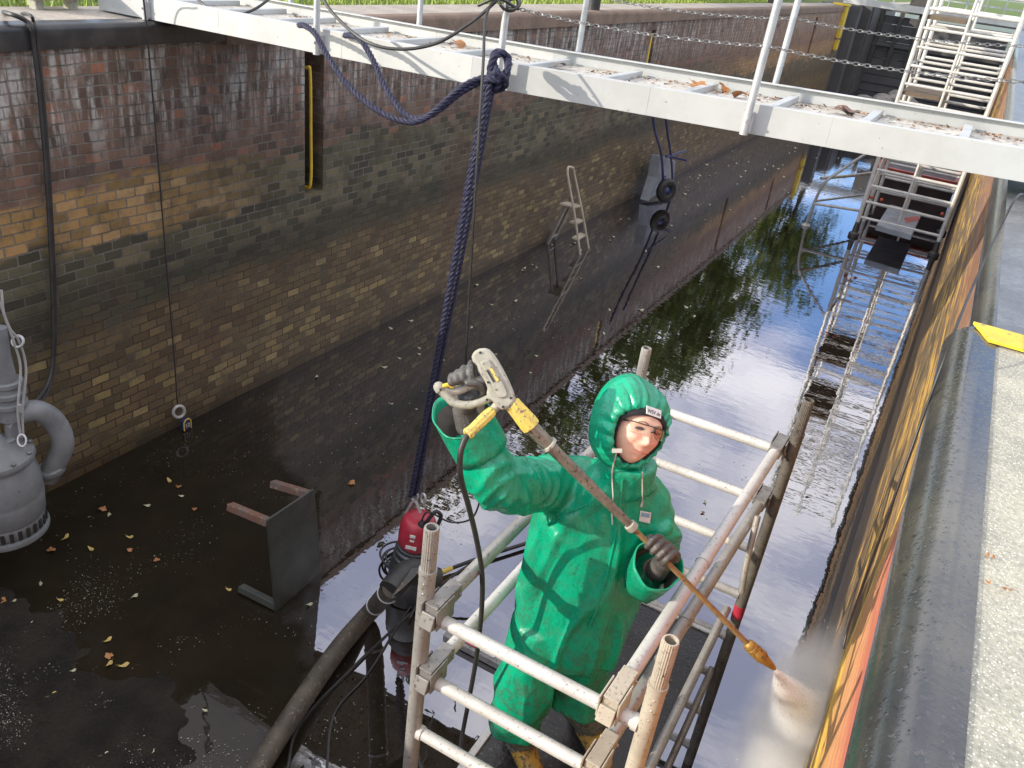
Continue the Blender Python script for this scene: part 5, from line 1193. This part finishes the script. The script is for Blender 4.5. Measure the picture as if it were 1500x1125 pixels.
E1, E2 = P(722, 601, 2.388), P(684, 637, 2.335)
ribbed([E1, E1.lerp(E2, .06), E1.lerp(E2, .3), E1.lerp(E2, .8), E1.lerp(E2, .93), E2], [.012, .0165, .0175, .0155, .0185, .015], M['yellow_plastic'], 'hose_grip', 9, .10)
b = MB(); b.tube([P(729, 593, 2.392), P(721, 602, 2.392)], [.014, .012], 14); b.build('hose_stub', M['beige_plastic'], gn)
hp_ = smooth_path([P(687, 634, 2.34), P(680, 646, 2.335), P(674, 668, 2.34), P(675, 700, 2.38), P(686, 740, 2.50), P(698, 790, 2.66), P(706, 840, 2.78), P(706, 885, 2.86), P(702, 930, 2.94), P(696, 975, 3.02), P(686, 1030, 3.15), P(676, 1085, 3.4), P(672, 1130, 3.8)], 8)
b = MB(); b.tube(hp_, .0088, 10); b.build('pressure_hose', M['black_rubber'], gn)

# ------------------------------------------------------------------ water jet and spray
N0 = C6; HITP = on(1186, 1075, 0, XR - .01)
ax = (HITP - N0); L_ = ax.length; ax.normalize()
sp = thing('water_jet', N0, 'white fan of water jetting from the nozzle against the right wall', 'water jet')
t = NT('spray_volume'); p = t.pos()
def vm(op, a, b_=None):
    nd = t.n('VectorMath', operation=op); t.set(nd.inputs[0], a)
    if b_ is not None: t.set(nd.inputs[1], b_)
    return nd.outputs['Value'] if op in ('DOT_PRODUCT', 'LENGTH', 'DISTANCE') else nd.outputs[0]
rel = vm('SUBTRACT', p, tuple(N0)); along = vm('DOT_PRODUCT', rel, tuple(ax)); axp = t.n('VectorMath', operation='SCALE'); axp.inputs[0].default_value = tuple(ax); t.set(axp.inputs['Scale'], along)
perp = vm('LENGTH', vm('SUBTRACT', rel, axp.outputs[0]))
rad = t.math('ADD', .004, t.math('MULTIPLY', along, .15))
q_ = t.math('DIVIDE', perp, rad)
core = t.math('MULTIPLY', t.step(q_, 1.25, .0), t.step(along, -.001, .01))
core = t.math('MULTIPLY', core, t.math('DIVIDE', .55, t.math('MAXIMUM', along, .04)))
X_s, Y_s, Z_s = t.sep(p)
wn = t.noise(p, 6, 5, .6); wn2 = t.noise(p, 11, 5, .65)
hd = vm('LENGTH', t.scale(vm('SUBTRACT', p, tuple(HITP + V((-.02, -.02, -.02)))), (1.35, .62, .75)))
hd = t.math('ADD', hd, t.math('MULTIPLY', t.math('SUBTRACT', wn, .5), .28))
pl = t.math('MULTIPLY', t.step(hd, .46, .0), t.math('ADD', .40, wn2)); pl = t.math('MULTIPLY', pl, pl)
def volm(tt, dens, rate):
    pv = tt.n('VolumePrincipled'); pv.inputs['Color'].default_value = (1, 1, 1, 1); pv.inputs['Anisotropy'].default_value = .0
    tt.set(pv.inputs['Density'], dens); mm = tt.done(None, pv); mm.cycles.volume_step_rate = rate; return mm
M['spray'] = volm(t, t.math('ADD', t.math('MULTIPLY', core, t.math('ADD', 14.0, t.math('MULTIPLY', t.noise(t.comb(t.math('DIVIDE', t.sep(rel)[0], t.math('MAXIMUM', along, .02)), t.math('DIVIDE', t.sep(rel)[2], t.math('MAXIMUM', along, .02)), 0.0), 22, 2), 10.0))), t.math('MULTIPLY', pl, 24.0)), .28)
b = MB(); bx0, bx1 = min(N0.x, -.36), XR - .004
b.box(((bx0 + bx1) / 2, (N0.y + HITP.y) / 2 + .08, (N0.z + HITP.z) / 2 - .06), (bx1 - bx0, abs(HITP.y - N0.y) + 1.1, abs(N0.z - HITP.z) + .95))
sv_ = b.build('spray_mist', M['spray'], sp, False)
b = MB()
for i in range(2200):
    s_ = random.uniform(.03, 1) ** .8; rr2 = (.003 + .15 * s_) * abs(random.gauss(0, .6)); a = random.uniform(0, 6.28); ref = ax.cross(Uv).normalized(); r3 = ref.cross(ax)
    c = N0 + ax * L_ * s_ + (ref * math.cos(a) + r3 * math.sin(a)) * rr2
    if c.x > XR - .01: continue
    l_ = random.uniform(.008, .035); w_ = random.uniform(.0006, .0017); dv = (ax + V((random.gauss(0, .05), random.gauss(0, .05), random.gauss(0, .05)))).normalized(); sv = dv.cross(Uv).normalized()
    b.add([c - dv * l_, c + sv * w_, c + dv * l_, c - sv * w_, c + Uv * w_, c - Uv * w_], [(0, 1, 4), (1, 2, 4), (2, 3, 4), (3, 0, 4), (1, 0, 5), (2, 1, 5), (3, 2, 5), (0, 3, 5)])
for i in range(1500):
    k = abs(random.gauss(0, .5)); a = random.uniform(0, 6.28); d = V((-abs(random.gauss(.0, .35)), math.cos(a), math.sin(a) * .9 + .15)).normalized()
    c = HITP + d * (.03 + .30 * k) + V((0, random.gauss(0, .03), random.gauss(0, .03)))
    if c.x > XR - .01: continue
    l_ = random.uniform(.003, .014); w_ = random.uniform(.0007, .0018); sv = d.cross(Uv).normalized(); u2 = sv.cross(d)
    b.add([c - d * l_, c + sv * w_, c + d * l_, c - sv * w_, c + u2 * w_, c - u2 * w_], [(0, 1, 4), (1, 2, 4), (2, 3, 4), (3, 0, 4), (1, 0, 5), (2, 1, 5), (3, 2, 5), (0, 3, 5)])
dr = b.build('droplets', M['white'], sp, False)
dr['kind'] = 'stuff'
